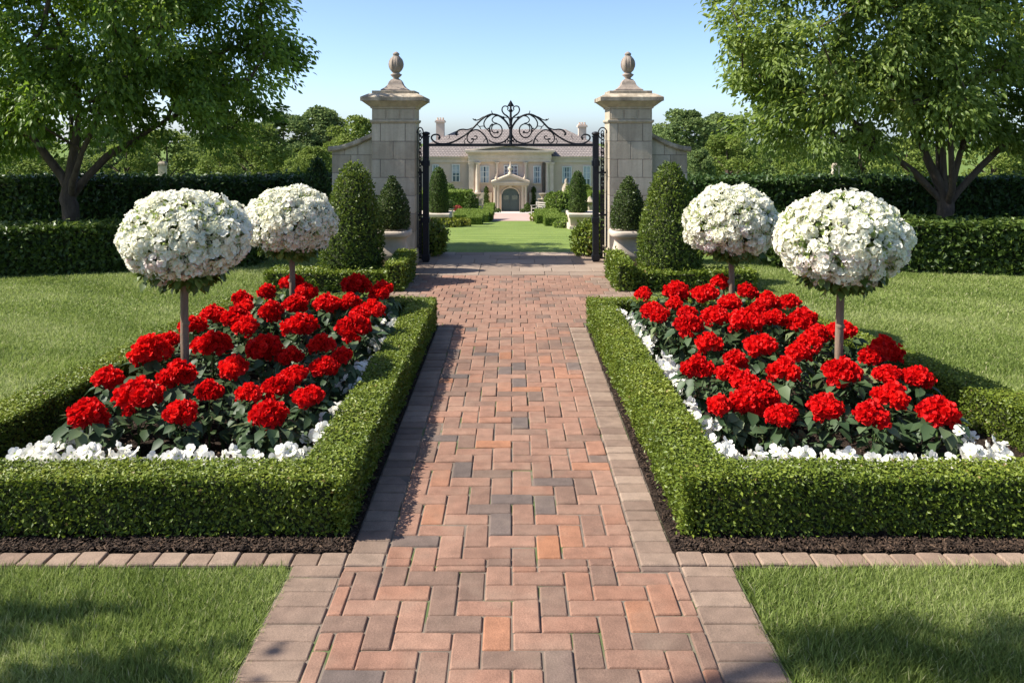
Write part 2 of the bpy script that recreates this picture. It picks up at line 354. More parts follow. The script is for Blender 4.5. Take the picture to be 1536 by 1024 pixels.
# ------------------------------------------------------------------ ground sheets
def sheet(name, mat, ys, xl, xr, dz, kind='structure'):
    """strip between xl(y) and xr(y) following the terrain"""
    mb = MB(); ys = np.asarray(ys, float); z = gz(ys) + dz
    n = 9
    V = np.concatenate([np.stack([xl(ys) + (xr(ys) - xl(ys))*k/(n-1), ys, z], 1) for k in range(n)])
    m = len(ys)
    fs = [[k*m+i, (k+1)*m+i, (k+1)*m+i+1, k*m+i+1] for k in range(n-1) for i in range(m-1)]
    mb.add(V, fs)
    o = mb.build(name, mat); o['kind'] = kind; return o
ys_all = np.concatenate([[-40, -5], np.arange(0, 90, 1.0), [100, 150, 250, 600]])
sheet('ground', M['lawn'], ys_all, lambda y: -400 + 0*y, lambda y: 400 + 0*y, -.03)

# bed outlines (plan corners): near-path, near-outer, far-outer, far-path
def lerp(a, b, t): return a + (b - a)*t
BY0, BY1 = 3.58, 7.55
BEDS = {
    'left':  dict(p0=(-.70, BY0), p1=(-.672, BY1), o0=(-2.86, BY0), o1=(-2.50, BY1)),
    'right': dict(p0=(.72, BY0), p1=(.668, BY1), o0=(3.10, BY0), o1=(2.26, BY1)),
}
HW = .215      # hedge width
HH = .25

def ring_quads(b):
    p0, p1, o0, o1 = [np.array(b[k]) for k in ('p0', 'p1', 'o0', 'o1')]
    s = 1 if o0[0] > p0[0] else -1
    w = HW
    pi0 = np.array([lerp(p0[0], p1[0], w/(BY1-BY0)) + s*w, BY0 + w]); pi1 = np.array([p1[0] + s*w*.95, BY1 - w])
    oi0 = np.array([lerp(o0[0], o1[0], w/(BY1-BY0)) - s*w, BY0 + w]); oi1 = np.array([o1[0] - s*w, BY1 - w])
    return [[p0, pi0, oi0, o0], [p0, p1, pi1, pi0], [p1, o1, oi1, pi1], [o0, oi0, oi1, o1]], (pi0, oi0, oi1, pi1)

def hedge_mesh(mb, quads, z0, z1, dens, size, mat=0, core=1, rough=.02, tops=1.0, aspect=1.0, low=0.0, tv=LEAF_V, tf=LEAF_F, flat=0.0):
    """leafy shell over plan quads between z0 and z1 (z0 may be a function of y)"""
    for q in quads:
        q = np.array(q); c = q.mean(0)
        area2 = sum(q[i][0]*q[(i+1) % 4][1] - q[(i+1) % 4][0]*q[i][1] for i in range(4))
        if area2 < 0: q = q[::-1]
        ins = size*.9 + rough
        # inset for the inner core
        qc = []
        for i in range(4):
            a, b_, c_ = q[i-1], q[i], q[(i+1) % 4]
            d1 = (b_-a)/np.linalg.norm(b_-a); d2 = (c_-b_)/np.linalg.norm(c_-b_)
            n1 = np.array([-d1[1], d1[0]]); n2 = np.array([-d2[1], d2[0]])
            k = ins/(1 + np.dot(n1, n2) + 1e-6)
            qc.append(b_ + (n1 + n2)*k)
        mb.prism(qc, z0, z1 - ins, core)
        # top
        ar = abs(area2)/2; n = int(ar*dens*tops)
        uv = rng.random((n, 2)); u, v = uv[:, :1], uv[:, 1:]
        p = (q[0]*(1-u) + q[1]*u)*(1-v) + (q[3]*(1-u) + q[2]*u)*v
        P = [np.c_[p, np.full(n, z1)]]; N = [np.tile([0, 0, 1.], (n, 1))]
        for i in range(4):
            a, b_ = q[i], q[(i+1) % 4]; L = np.linalg.norm(b_-a); n = int(L*(z1-z0)*dens)
            t = rng.random((n, 1)); p = a + (b_-a)*t; nn = np.array([(b_-a)[1], -(b_-a)[0]])/L
            P.append(np.c_[p, z0 + low + (z1-z0-low)*rng.random(n)]); N.append(np.tile([nn[0], nn[1], 0], (n, 1)))
        P = np.concatenate(P); N = np.concatenate(N)
        und = wav(P, 9/ (size/.02)**.5, 3)*rough*.7
        P = P + N*(und + rng.normal(0, rough*.55, len(P)) - size*.35)[:, None]
        fl = np.where(N[:, 2:] > .5, max(flat, .62), flat)
        P = P + N*((rng.random(len(P)) < .025)*rng.uniform(.3, 1.5, len(P))*size)[:, None]
        D = norm(N*.55*(1-fl) + rand_dir(len(P))*.9 + np.array([0, 0, .25])*(1-fl))
        D = norm(D - N*fl*np.sum(D*N, 1, keepdims=True))
        R = frames(D, norm(N + rand_dir(len(P))*.8*(1-.5*fl)))
        r = np.clip(rng.normal(.42, .15, len(P)) + .13*wav(P, 5/(size/.02)**.5, 5) + .07*wav(P, 1.7, 15) + .20*(N[:, 2] > .5), 0, 1)  # tops paler: fresh growth, and sunlit brightness put into the leaf colour
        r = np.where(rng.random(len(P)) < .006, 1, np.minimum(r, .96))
        S = size*rng.uniform(.6, 1.5, len(P))
        mb.scatter(tv, tf, P, R, S, mat, r)

for side, b in BEDS.items():
    quads, inner = ring_quads(b)
    mb = MB()
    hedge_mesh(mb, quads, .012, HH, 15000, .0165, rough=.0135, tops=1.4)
    o = mb.build('box_hedge', [M['box'], M['boxcore']])
    tag(o, f'low clipped box hedge framing the {side} bed of red and white flowers', 'hedge', 'box hedges framing the two flower beds')
    mb = MB(); mb.poly([(p[0], p[1], .02) for p in ([b['p0'], b['o0'], b['o1'], b['p1']])])
    so = mb.build('soil', M['soil']); so['kind'] = 'structure'
# mulch margin round the beds
mb = MB()
mb.poly([(-9, 3.462, -.008), (-.86, 3.462, -.008), (-.86, 3.75, -.008), (-9, 3.75, -.008)])
mb.poly([(.86, 3.462, -.008), (9, 3.462, -.008), (9, 3.75, -.008), (.86, 3.75, -.008)])
mb.poly([(-.9, 3.45, -.004), (-.655, 3.45, -.004), (-.655, 7.6, -.004), (-.9, 7.6, -.004)])
mb.poly([(.655, 3.45, -.004), (.9, 3.45, -.004), (.9, 7.6, -.004), (.655, 7.6, -.004)])
so = mb.build('soil', M['soil']); so['kind'] = 'structure'
# bark chips
mb = MB()
def chips(n, x0, x1, y0, y1, z=0.004, s=.016):
    P = np.c_[rng.uniform(x0, x1, n), rng.uniform(y0, y1, n), np.full(n, z) + rng.random(n)*.008]
    R = frames(rand_dir(n)*[1, 1, .35], rand_dir(n)*.5 + [0, 0, 1]); S = np.c_[rng.uniform(.5, 1.5, n), rng.uniform(.5, 1, n), np.ones(n)]*s
    mb.scatter(np.array([(-.5, -.25, 0), (.5, -.2, 0), (.45, .25, 0), (-.4, .2, 0), (-.5, -.25, .2), (.5, -.2, .2), (.45, .25, .2), (-.4, .2, .2)]), [[(4, 5, 6, 7), (0, 1, 5, 4), (1, 2, 6, 5), (2, 3, 7, 6), (3, 0, 4, 7)]], P, R, S)
chips(5200, -3.2, -.66, 3.465, 3.62); chips(5200, .66, 3.2, 3.465, 3.62)
chips(1500, .66, .75, 3.6, 7.5); chips(700, -.71, -.66, 3.6, 7.5)
chips(6500, -2.7, -.9, 3.8, 7.3, .022, .02); chips(6500, .95, 2.9, 3.8, 7.3, .022, .02)
tag(mb.build('bark_mulch', M['chip']), kind='stuff')

# ------------------------------------------------------------------ brick path
def brick(mb, x0, x1, y0, y1, mat, rnd, z=0.0, g=.0024):
    x0 += g; x1 -= g; y0 += g; y1 -= g
    if x1 - x0 < .012 or y1 - y0 < .012: return
    j = rng.normal(0, .0013); tx, ty = rng.normal(0, .0016, 2)
    bv = .0055
    h = lambda x, y: z + j + tx*(x-x0)/(x1-x0) + ty*(y-y0)/(y1-y0)
    e = rng.normal(0, .0011, 8)
    o = [(x0+e[0], y0+e[1]), (x1+e[2], y0+e[3]), (x1+e[4], y1+e[5]), (x0+e[6], y1+e[7])]
    cx, cy = (x0+x1)/2, (y0+y1)/2
    # outer ring cut at the corners, then a softened inner ring
    def ring(ins, cut, zz):
        R = []
        X0, X1, Y0, Y1 = x0+ins, x1-ins, y0+ins, y1-ins
        for (a, b) in ((X0+cut, Y0), (X1-cut, Y0), (X1, Y0+cut), (X1, Y1-cut), (X1-cut, Y1), (X0+cut, Y1), (X0, Y1-cut), (X0, Y0+cut)):
            R.append((a, b, h(a, b) + zz))
        return R
    r0 = ring(0, .004, -.03); r1 = ring(0, .004, -.006); r2 = ring(.0028, .005, -.0017); r3 = ring(bv, .006, 0)
    V = np.array(r0 + r1 + r2 + r3)
    V[:, 0] += e[0]; V[:, 1] += e[1]
    fs = []
    for k in range(3):
        for i in range(8):
            fs.append((k*8+i, k*8+(i+1) % 8, (k+1)*8+(i+1) % 8, (k+1)*8+i))
    mb.add(V, fs, mat, rnd, smooth=False); mb.add(V[24:], [list(range(8))], mat, rnd)
def clipbrick(mb, x0, x1, y0, y1, lim, mat, rnd):
    a0, a1, b0, b1 = max(x0, lim[0]), min(x1, lim[1]), max(y0, lim[2]), min(y1, lim[3])
    if a1 - a0 > .02 and b1 - b0 > .02: brick(mb, a0, a1, b0, b1, mat, rnd)
def herringbone(mb, lim, w, mat):
    x0, x1, y0, y1 = lim
    for i in range(int(math.floor(x0/w)) - 2, int(math.ceil(x1/w)) + 2):
        for j in range(int(math.floor(y0/w)) - 2, int(math.ceil(y1/w)) + 2):
            k = (i - j) % 4; r = rng.random()
            if k == 0: clipbrick(mb, i*w, (i+2)*w, j*w, (j+1)*w, lim, mat, r)
            elif k == 3: clipbrick(mb, i*w, (i+1)*w, j*w, (j+2)*w, lim, mat, r)
mb = MB()
W = .1005
SY = 3.36           # the wide front walk ends here
herringbone(mb, (-.66, .66, 1.6, SY), W, 0)
herringbone(mb, (-.505, .505, SY, 7.5), W, 0)
y = 1.6
while y < SY - .01:
    yy = min(y + .105, SY)
    for s in (-1, 1):
        a, c = (-.865, -.66) if s < 0 else (.66, .865)
        brick(mb, a, c, y, yy, 1, rng.random()*.9 if s > 0 else rng.random()*.6)
    y += .105
y = SY + .1
while y < 7.5:
    for s in (-1, 1):
        a, c = (-.655, -.505) if s < 0 else (.505, .655)
        brick(mb, a, c, y, min(y+.0985, 7.5), 1, rng.random())
    y += .0985
# edging rows along the front of the beds
for s in (-1, 1):
    x = .505
    while x < 6:
        w = .108 if x > .6 else .155
        a, c = (x, x+w) if s > 0 else (-x-w, -x)
        brick(mb, a, c, SY, SY+.1, 1, .25 + .75*rng.random(), z=.004)
        x += w
# forecourt of stretcher courses behind the beds
FX = 1.32
r_i = 0; y = 7.5
while y < 10.26 - .05:
    yy = min(y+.17, 10.26)
    x = -FX - (.075 if r_i % 2 else 0)
    while x < FX:
        m_ = 0
        lim_l = -.655 if y < 7.62 else -FX
        clipbrick(mb, x, x+.14, y, yy, (lim_l, -lim_l, y, yy), m_ if abs(x + .07) < .85 + .25*rng.random() else 1, .3 + .5*rng.random() if rng.random() > .10 else .08)
        x += .14
    y += .17; r_i += 1
# grey slabs at the gate
y = 10.26
for k, dy in enumerate((.26, .26, .38, .38, .38, .3)):
    x = -1.9 + (.2 if k % 2 else 0)
    while x < 1.9:
        wd = rng.choice([.3, .4, .5])
        brick(mb, x, min(x+wd, 1.95), y, y+dy, 2, rng.random(), z=float(gz(y+dy))); x += wd
    y += dy
path = mb.build('path', [M['brick'], M['border'], M['slab']]); path['kind'] = 'structure'
mb = MB()
mb.poly([(-.87, 1.5, -.0065), (.87, 1.5, -.0065), (.87, SY, -.0065), (-.87, SY, -.0065)])
mb.poly([(-.66, SY, -.0065), (.66, SY, -.0065), (.66, 7.5, -.0065), (-.66, 7.5, -.0065)])
mb.poly([(-7, SY, -.0085), (-.66, SY, -.0085), (-.66, SY+.1, -.0085), (-7, SY+.1, -.0085)])
mb.poly([(.66, SY, -.0085), (7, SY, -.0085), (7, SY+.1, -.0085), (.66, SY+.1, -.0085)])
mb.poly([(-FX-.1, 7.5, -.0075), (FX+.1, 7.5, -.0075), (FX+.1, 10.3, -.0075), (-FX-.1, 10.3, -.0075)])
mb.poly([(-1.95, 10.3, -.0075), (1.95, 10.3, -.0075), (1.95, 12.25, -.0075), (-1.95, 12.25, -.0075)])
jo = mb.build('path_bedding', M['joint']); jo['kind'] = 'structure'

# ------------------------------------------------------------------ grass blades
def blades(mb, n, x0, x1, y0, y1, hgt, wid, keep=None, lean=1.0):
    P = np.c_[rng.uniform(x0, x1, n), rng.uniform(y0, y1, n)]
    if keep is not None: P = P[keep(P)]
    n = len(P); P = np.c_[P, gz(P[:, 1]) - .03]
    cl = wav(P, 2.2, 21)
    D = rand_dir(n)*[1, 1, .2]*lean + np.array([.05, -.1, .62]) ; D = D + np.c_[.3*wav(P, 3.1, 8), .3*wav(P, 2.7, 9) + .25*np.sin((P[:, 0]*.55 + P[:, 1])*5.2), np.zeros(n)]
    R = frames(D, rand_dir(n)*.6 + [0, -.2, .8])
    h = hgt*rng.uniform(.6, 1.3, n)*(1 + .15*cl); w = wid*rng.uniform(.7, 1.3, n)
    tv = np.array([(0, -.5, 0), (0, .5, 0), (.5, .4, .03), (.5, -.4, .03), (1, .05, .16)])
    band = np.sin((P[:, 0]*.55 + P[:, 1])*5.2 + .6*cl)
    r = np.clip(rng.normal(.5, .2, n) + .20*cl + .10*wav(P, 7, 30) + .09*band, 0, .94)
    r = np.where(rng.random(n) < .05, rng.uniform(.94, 1, n), r)
    mb.scatter(tv, [[(0, 1, 2, 3)], [(3, 2, 4)]], P, R, np.c_[h, w, h], 0, r)
mb = MB()
edge = lambda P: np.abs(P[:, 0]) > .875 + .012*np.sin(P[:, 1]*40)
blades(mb, 80000, -2.25, -.87, 2.3, SY-.012, .056, .0042, edge)
blades(mb, 80000, .87, 2.25, 2.3, SY-.012, .056, .0042, edge)
for s_ in (-1, 1):     # the same lawns further out, beyond the frame
    blades(mb, 36000, *sorted((s_*2.25, s_*4.6)), 1.6, SY-.012, .056, .007, edge)
def outside_left(P):
    t = (P[:, 1]-BY0)/(BY1-BY0); xe = lerp(-2.86, -2.50, np.clip(t, 0, 2))
    return (P[:, 0] < xe + .0) & (P[:, 0] > -.72*P[:, 1] - 1.4) | (P[:, 1] > 7.6) & (P[:, 0] < -1.45)
def outside_right(P):
    t = (P[:, 1]-BY0)/(BY1-BY0); xe = lerp(3.10, 2.26, np.clip(t, 0, 1.4))
    return (P[:, 0] > xe) & (P[:, 0] < .72*P[:, 1] + 1.4) | (P[:, 1] > 7.6) & (P[:, 0] > 1.45)
for (y0, y1, n, h, w) in ((4, 6, 110000, .044, .005), (6, 8, 140000, .042, .0065), (8, 11.6, 170000, .04, .009)):
    blades(mb, int(n*1.35), -9, -1.4, y0, y1, h, w, outside_left)
    blades(mb, int(n*1.35), 1.4, 9, y0, y1, h, w, outside_right)
tag(mb.build('grass', M['grass']), kind='stuff')

# ------------------------------------------------------------------ red bedding plants
PETAL_V = np.array([(0, 0, 0), (.38, -.33, .12), (.74, -.46, .04), (1.0, -.24, .12), (1.03, .05, .05), (.98, .28, .13), (.74, .46, .02), (.38, .33, .13), (.58, 0, .03)])
PETAL_F = [[(k, (k+1) % 8, 8) for k in range(8)]]
def floret_petals(mb, P, N, size, mat, npet=5, tilt=.45, rnd=None, spread=.25, smooth=True, jig=.25):
    n = len(P)
    a0 = rng.random(n)*6.28
    t1 = norm(np.cross(N, rand_dir(n))); t2 = np.cross(N, t1)
    r = rng.random(n) if rnd is None else rnd
    for k in range(npet):
        a = a0 + 6.283*k/npet + rng.normal(0, spread*.6, n)
        out = np.cos(a)[:, None]*t1 + np.sin(a)[:, None]*t2
        tl = tilt + rng.normal(0, jig, n)
        D = out*np.cos(tl)[:, None] + N*np.sin(tl)[:, None]
        Nn = -out*np.sin(tl)[:, None] + N*np.cos(tl)[:, None]
        mb.scatter(PETAL_V, PETAL_F, P, frames(D, Nn + rand_dir(n)*.15), size*rng.uniform(.85, 1.2, n), mat, np.clip(r + rng.normal(0, .1, n), 0, 1), smooth)
def dome_pts(n, rx, ry, rz, zmin=-.5, jitter=.12):
    i = np.arange(n) + .5
    z = 1 - (1 - zmin)*i/n; a = i*2.39996 + rng.random()*6
    r = np.sqrt(1 - z*z)
    N = norm(np.c_[r*np.cos(a), r*np.sin(a), z] + rng.normal(0, jitter, (n, 3)))
    return N*[rx, ry, rz], N

def red_plant(k):
    root = thing('red_geranium', 'bright red double geranium with broad dark leaves', 'flower', (0, 0, 0))
    # head: several ruffled rosettes merged into one lumpy dome
    mb = MB()
    nl = (5, 4, 6, 5, 3)[k]
    cen = []
    for q in range(nl):
        a = 6.28*q/nl + rng.normal(0, .25); rr = .058*rng.uniform(.8, 1.15)
        cen.append((rr*math.cos(a), rr*math.sin(a), .285 + rng.normal(0, .012),   .056*rng.uniform(.85, 1.2)))
    cen.append((rng.normal(0, .01), rng.normal(0, .01), .322, .055))
    for (cx, cy, cz, R) in cen:
        mb2 = mb
        P, N = dome_pts(15, R*.55, R*.55, R*.5, -.45, .12)
        rr = np.clip(rng.normal((.34, .58, .48, .26, .72)[k], .17, 15), 0, 1)
        floret_petals(mb, P + [cx, cy, cz], N, .037, 0, 5, .5, rr, .3)
        P, N = dome_pts(9, R*.85, R*.85, R*.8, -.1, .15)
        floret_petals(mb, P + [cx, cy, cz], N, .028, 0, 4, .9, np.clip(rng.normal(.62, .16, 9), 0, 1), .4)
    for q in range((0, 2, 1, 0, 2)[k]):      # small late buds opening below the main head
        a = 2.4*q + k; R = .024; cx, cy, cz = .085*math.cos(a), .085*math.sin(a), .235 + .02*q
        P, N = dome_pts(9, R*.7, R*.7, R*.7, -.3, .15); floret_petals(mb, P + [cx, cy, cz], N, .02, 0, 4, .8, np.full(9, .25), .4)
    mb.build('flower_head', M['red'], root)
    mb = MB()
    n = 62
    a = rng.random(n)*6.28; h = rng.uniform(.04, .262, n); rr = rng.uniform(.03, .15, n)
    out = np.c_[np.cos(a), np.sin(a), np.zeros(n)]
    P = out*rr[:, None] + np.c_[np.zeros((n, 2)), h]
    D = out + np.c_[rng.normal(0, .35, (n, 2)), rng.uniform(-.75, .35, n)]
    mb.scatter(HEART_V, HEART_F, P, frames(D, np.tile([0, 0, 1.], (n, 1)) + rand_dir(n)*.35 + out*.3), .09*rng.uniform(.7, 1.25, n), 0, np.clip(rng.normal(.45, .25, n), 0, 1), True)
    mb.build('foliage', M['redleaf'], root)
    mb = MB()
    mb.tube([(0, 0, 0), (.004, .003, .15), (0, 0, .29)], [.008, .006, .005], 6)
    for q in range(5):
        a = 1.256*q + .3
        mb.tube([(0, 0, .06 + .02*q), (.045*math.cos(a), .045*math.sin(a), .12 + .02*q), (.08*math.cos(a), .08*math.sin(a), .17 + .018*q)], .0035, 5)
    mb.build('stem', M['stem'], root)
    return root
RP = [red_plant(k) for k in range(5)]

LEFT_RED = [(292,540,70),(465,480,78),(590,408,68),(600,537,60),(895,545,68),(365,420,52),(500,330,76),(710,310,66),(780,388,60),(878,320,66),(970,348,45),(835,475,48),(930,450,55),(980,415,42),(1030,487,56),(1080,385,50),(1075,310,50),(1137,350,36),(1000,245,60),(1180,250,65),(790,218,55),(822,250,48),(905,195,48),(985,172,44),(715,205,42),(645,245,46),(810,155,40),(890,130,36),(820,182,36),(1095,170,46),(1165,165,42),(1185,105,50),(1270,128,46),(1260,190,46),(975,100,40),(1025,133,42),(700,465,54),(1205,205,36),(565,295,40)]
RIGHT_RED = [(488,515,48),(578,500,64),(635,478,56),(692,550,54),(845,520,62),(1000,545,62),(1065,482,68),(1218,535,72),(415,385,60),(518,410,42),(577,435,52),(705,395,60),(900,400,68),(1045,412,42),(1145,418,54),(1040,325,62),(992,345,46),(450,305,50),(625,315,60),(752,335,46),(797,295,52),(540,358,36),(385,242,54),(475,215,48),(575,230,60),(620,185,42),(668,220,42),(760,225,56),(895,265,52),(440,140,48),(345,130,50),(235,140,34),(245,195,42),(288,210,34),(340,172,36),(525,170,42),(585,130,40),(495,98,34),(650,160,42),(725,165,38),(820,270,36),(380,205,34)]

def red_spot(px, py):
    t = (640 - py)/215.0; H = .285 + .145*t
    Y = (EYE - H)*F/(py - HOR)
    return X(px, Y), Y, H
row_names = {}
def place_red(L, ox, oy, sc, side, first):
    items = []
    for zx, zy, r in L:
        px, py = ox + zx/sc, oy + zy/sc
        x, Y, H = red_spot(px, py)
        items.append([x, Y, H, r*2/sc, px])
    b = BEDS[side]
    for it in items:
        t = (it[1]-BY0)/(BY1-BY0); xo = abs(lerp(b['o0'][0], b['o1'][0], t)) - HW - .11
        s = -1 if side == 'left' else 1
        it[0] = s*min(abs(it[0]), xo); it[0] = s*max(abs(it[0]), 1.02 if it[1] > 3 else 0)
        it[1] = min(it[1], BY1 - HW - .08)
    items.sort(key=lambda a: a[1])
    # rows of about seven plants, for naming
    rows = [items[i:i+7] for i in range(0, len(items), 7)]
    if len(rows) > 1 and len(rows[-1]) < 3: rows[-2] += rows.pop()
    names = ['front', 'second', 'third', 'fourth', 'fifth', 'sixth', 'seventh']
    ords = ['first', 'second', 'third', 'fourth', 'fifth', 'sixth', 'seventh', 'eighth', 'ninth', 'tenth']
    for ri, row in enumerate(rows):
        row.sort(key=lambda a: a[4])
        rn = 'back' if ri == len(rows)-1 else names[ri]
        for ci, (x, Y, H, wpx, px) in enumerate(row):
            sc_ = float(np.clip(wpx*Y/F/.245, .64, 1.2))
            lab = f'red geranium in the {side} bed, {rn} row from the front hedge, {ords[ci]} from the left'
            if rn == 'back': lab = f'red geranium in the {side} bed, back row by the rear hedge, {ords[ci]} from the left'
            k = first[0] % len(RP); zs = H/.305
            loc = (x, Y, .02); rz = random.random()*6.28
            if first[0] < len(RP):
                first_five.append((RP[k], loc, rz, (sc_, sc_, zs), lab))
            else:
                o = dup(RP[k], loc, rz, (sc_, sc_, zs), lab, 'red geraniums in the flower beds')
                for c in o.children:
                    if c.name.startswith('flower_head'): c.scale = (1, 1, sc_/zs); c.location = (0, 0, .30*(1 - sc_/zs))
            first[0] += 1
cnt = [0]; first_five = []
place_red(LEFT_RED, 0, 380, 2.2265, 'left', cnt)
place_red(RIGHT_RED, 860, 380, 2.2263, 'right', cnt)
for o, loc, rz, S, lab in first_five:      # the five originals take their own places last
    o.location = loc; o.rotation_euler = (0, 0, rz); o.scale = S; o['label'] = lab; o['group'] = 'red geraniums in the flower beds'
    for c in o.children:
        if c.name.startswith('flower_head'): c.scale = (1, 1, S[0]/S[2]); c.location = (0, 0, .30*(1 - S[0]/S[2]))

# ------------------------------------------------------------------ white edging plants
def white_plant(k):
    root = thing('white_petunia', 'small clump of white petunias along the hedge', 'flower')
    mb = MB(); ml = MB()
    nf = (9, 11, 8, 10)[k]
    P = np.c_[rng.uniform(-.065, .065, nf), rng.uniform(-.05, .05, nf), rng.uniform(.125, .215, nf)]
    N = norm(np.c_[rng.normal(0, .6, nf), rng.normal(-.5, .45, nf), np.full(nf, .75)])
    floret_petals(mb, P, N, .0315, 0, 5, .34, None, .10, True, .16)
    mb.scatter(np.array([(0, 0, 0), (1, 0, .3), (.31, .95, .3), (-.81, .59, .3), (-.81, -.59, .3), (.31, -.95, .3)]), [[(0, 1, 2), (0, 2, 3), (0, 3, 4), (0, 4, 5), (0, 5, 1)]], P + N*.004, frames(np.cross(N, rand_dir(nf)), N), .006, 1)
    mb.build('blossoms', [M['white2'], M['eye']], root)
    n = 34; a = rng.random(n)*6.28; out = np.c_[np.cos(a), np.sin(a), np.zeros(n)]
    Q = out*rng.uniform(.01, .06, n)[:, None] + np.c_[np.zeros((n, 2)), rng.uniform(.01, .14, n)]
    ml.scatter(LEAF_V, LEAF_F, Q, frames(out + [0, 0, .3] + rand_dir(n)*.4, rand_dir(n)*.4 + [0, 0, 1]), .042*rng.uniform(.7, 1.2, n))
    ml.build('foliage', M['ballleaf'], root)
    return root
WP = [white_plant(k) for k in range(4)]
def place_white(side, spots, first):
    ords = ['first', 'second', 'third', 'fourth', 'fifth', 'sixth', 'seventh', 'eighth', 'ninth', 'tenth', 'eleventh', 'twelfth', 'thirteenth', 'fourteenth', 'fifteenth', 'sixteenth', 'seventeenth', 'eighteenth', 'nineteenth', 'twentieth']
    for where in ('front', 'path', 'outer'):
        sub = [s for s in spots if s[2] == where]
        sub.sort(key=(lambda s: s[0]) if where == 'front' else (lambda s: s[1]))
        for i, (x, Y, w_, sc_) in enumerate(sub):
            lab = {'front': f'white petunia clump behind the front hedge of the {side} bed, {ords[i]} from the left',
                   'path': f'white petunia clump along the path side of the {side} bed, {ords[i]} from the front',
                   'outer': f'white petunia clump at the outer front corner of the {side} bed, {ords[i]} from the front'}[where]
            k = first[0] % 4; loc = (x, Y, .02); rz = rng.normal(0, .4)
            if first[0] < 4:
                o = WP[k]; o.location = loc; o.rotation_euler = (0, 0, rz); o.scale = (sc_,)*3; o['label'] = lab; o['group'] = 'white petunias edging the flower beds'
            else: dup(WP[k], loc, rz, sc_, lab, 'white petunias edging the flower beds')
            first[0] += 1
cw = [0]
fl = [(x/2.2265, 660) for x in (95, 140, 190, 265, 330, 385, 470, 555, 660, 755, 845, 925, 985, 1055)]
spL = [(X(px, 3.94), 3.92 + rng.uniform(-.03, .05), 'front', rng.uniform(.92, 1.1)) for px, _ in fl]
fr = [(860 + x/2.2263) for x in (480, 540, 600, 670, 745, 810, 880, 985, 1040, 1115, 1165, 1235, 1310, 1360, 1415)]
spR = [(X(px, 3.94), 3.92 + rng.uniform(-.03, .05), 'front', rng.uniform(.92, 1.1)) for px in fr]
for k in range(17):
    Y = 4.12 + k*.178
    if k % 5 == 4 and k < 12: continue
    spL.append((-.955 + rng.normal(0, .018), Y, 'path', rng.uniform(.95, 1.15)))
    spR.append((.985 - .02*k/17*3 + rng.normal(0, .018), Y, 'path', rng.uniform(.95, 1.15)))
spL += [(-2.25, 4.06, 'outer', 1.0), (-2.17, 4.18, 'outer', 1.0)]
spR += [(2.30, 4.07, 'outer', 1.0), (2.20, 4.19, 'outer', 1.05)]
place_white('left', spL, cw); place_white('right', spR, cw)

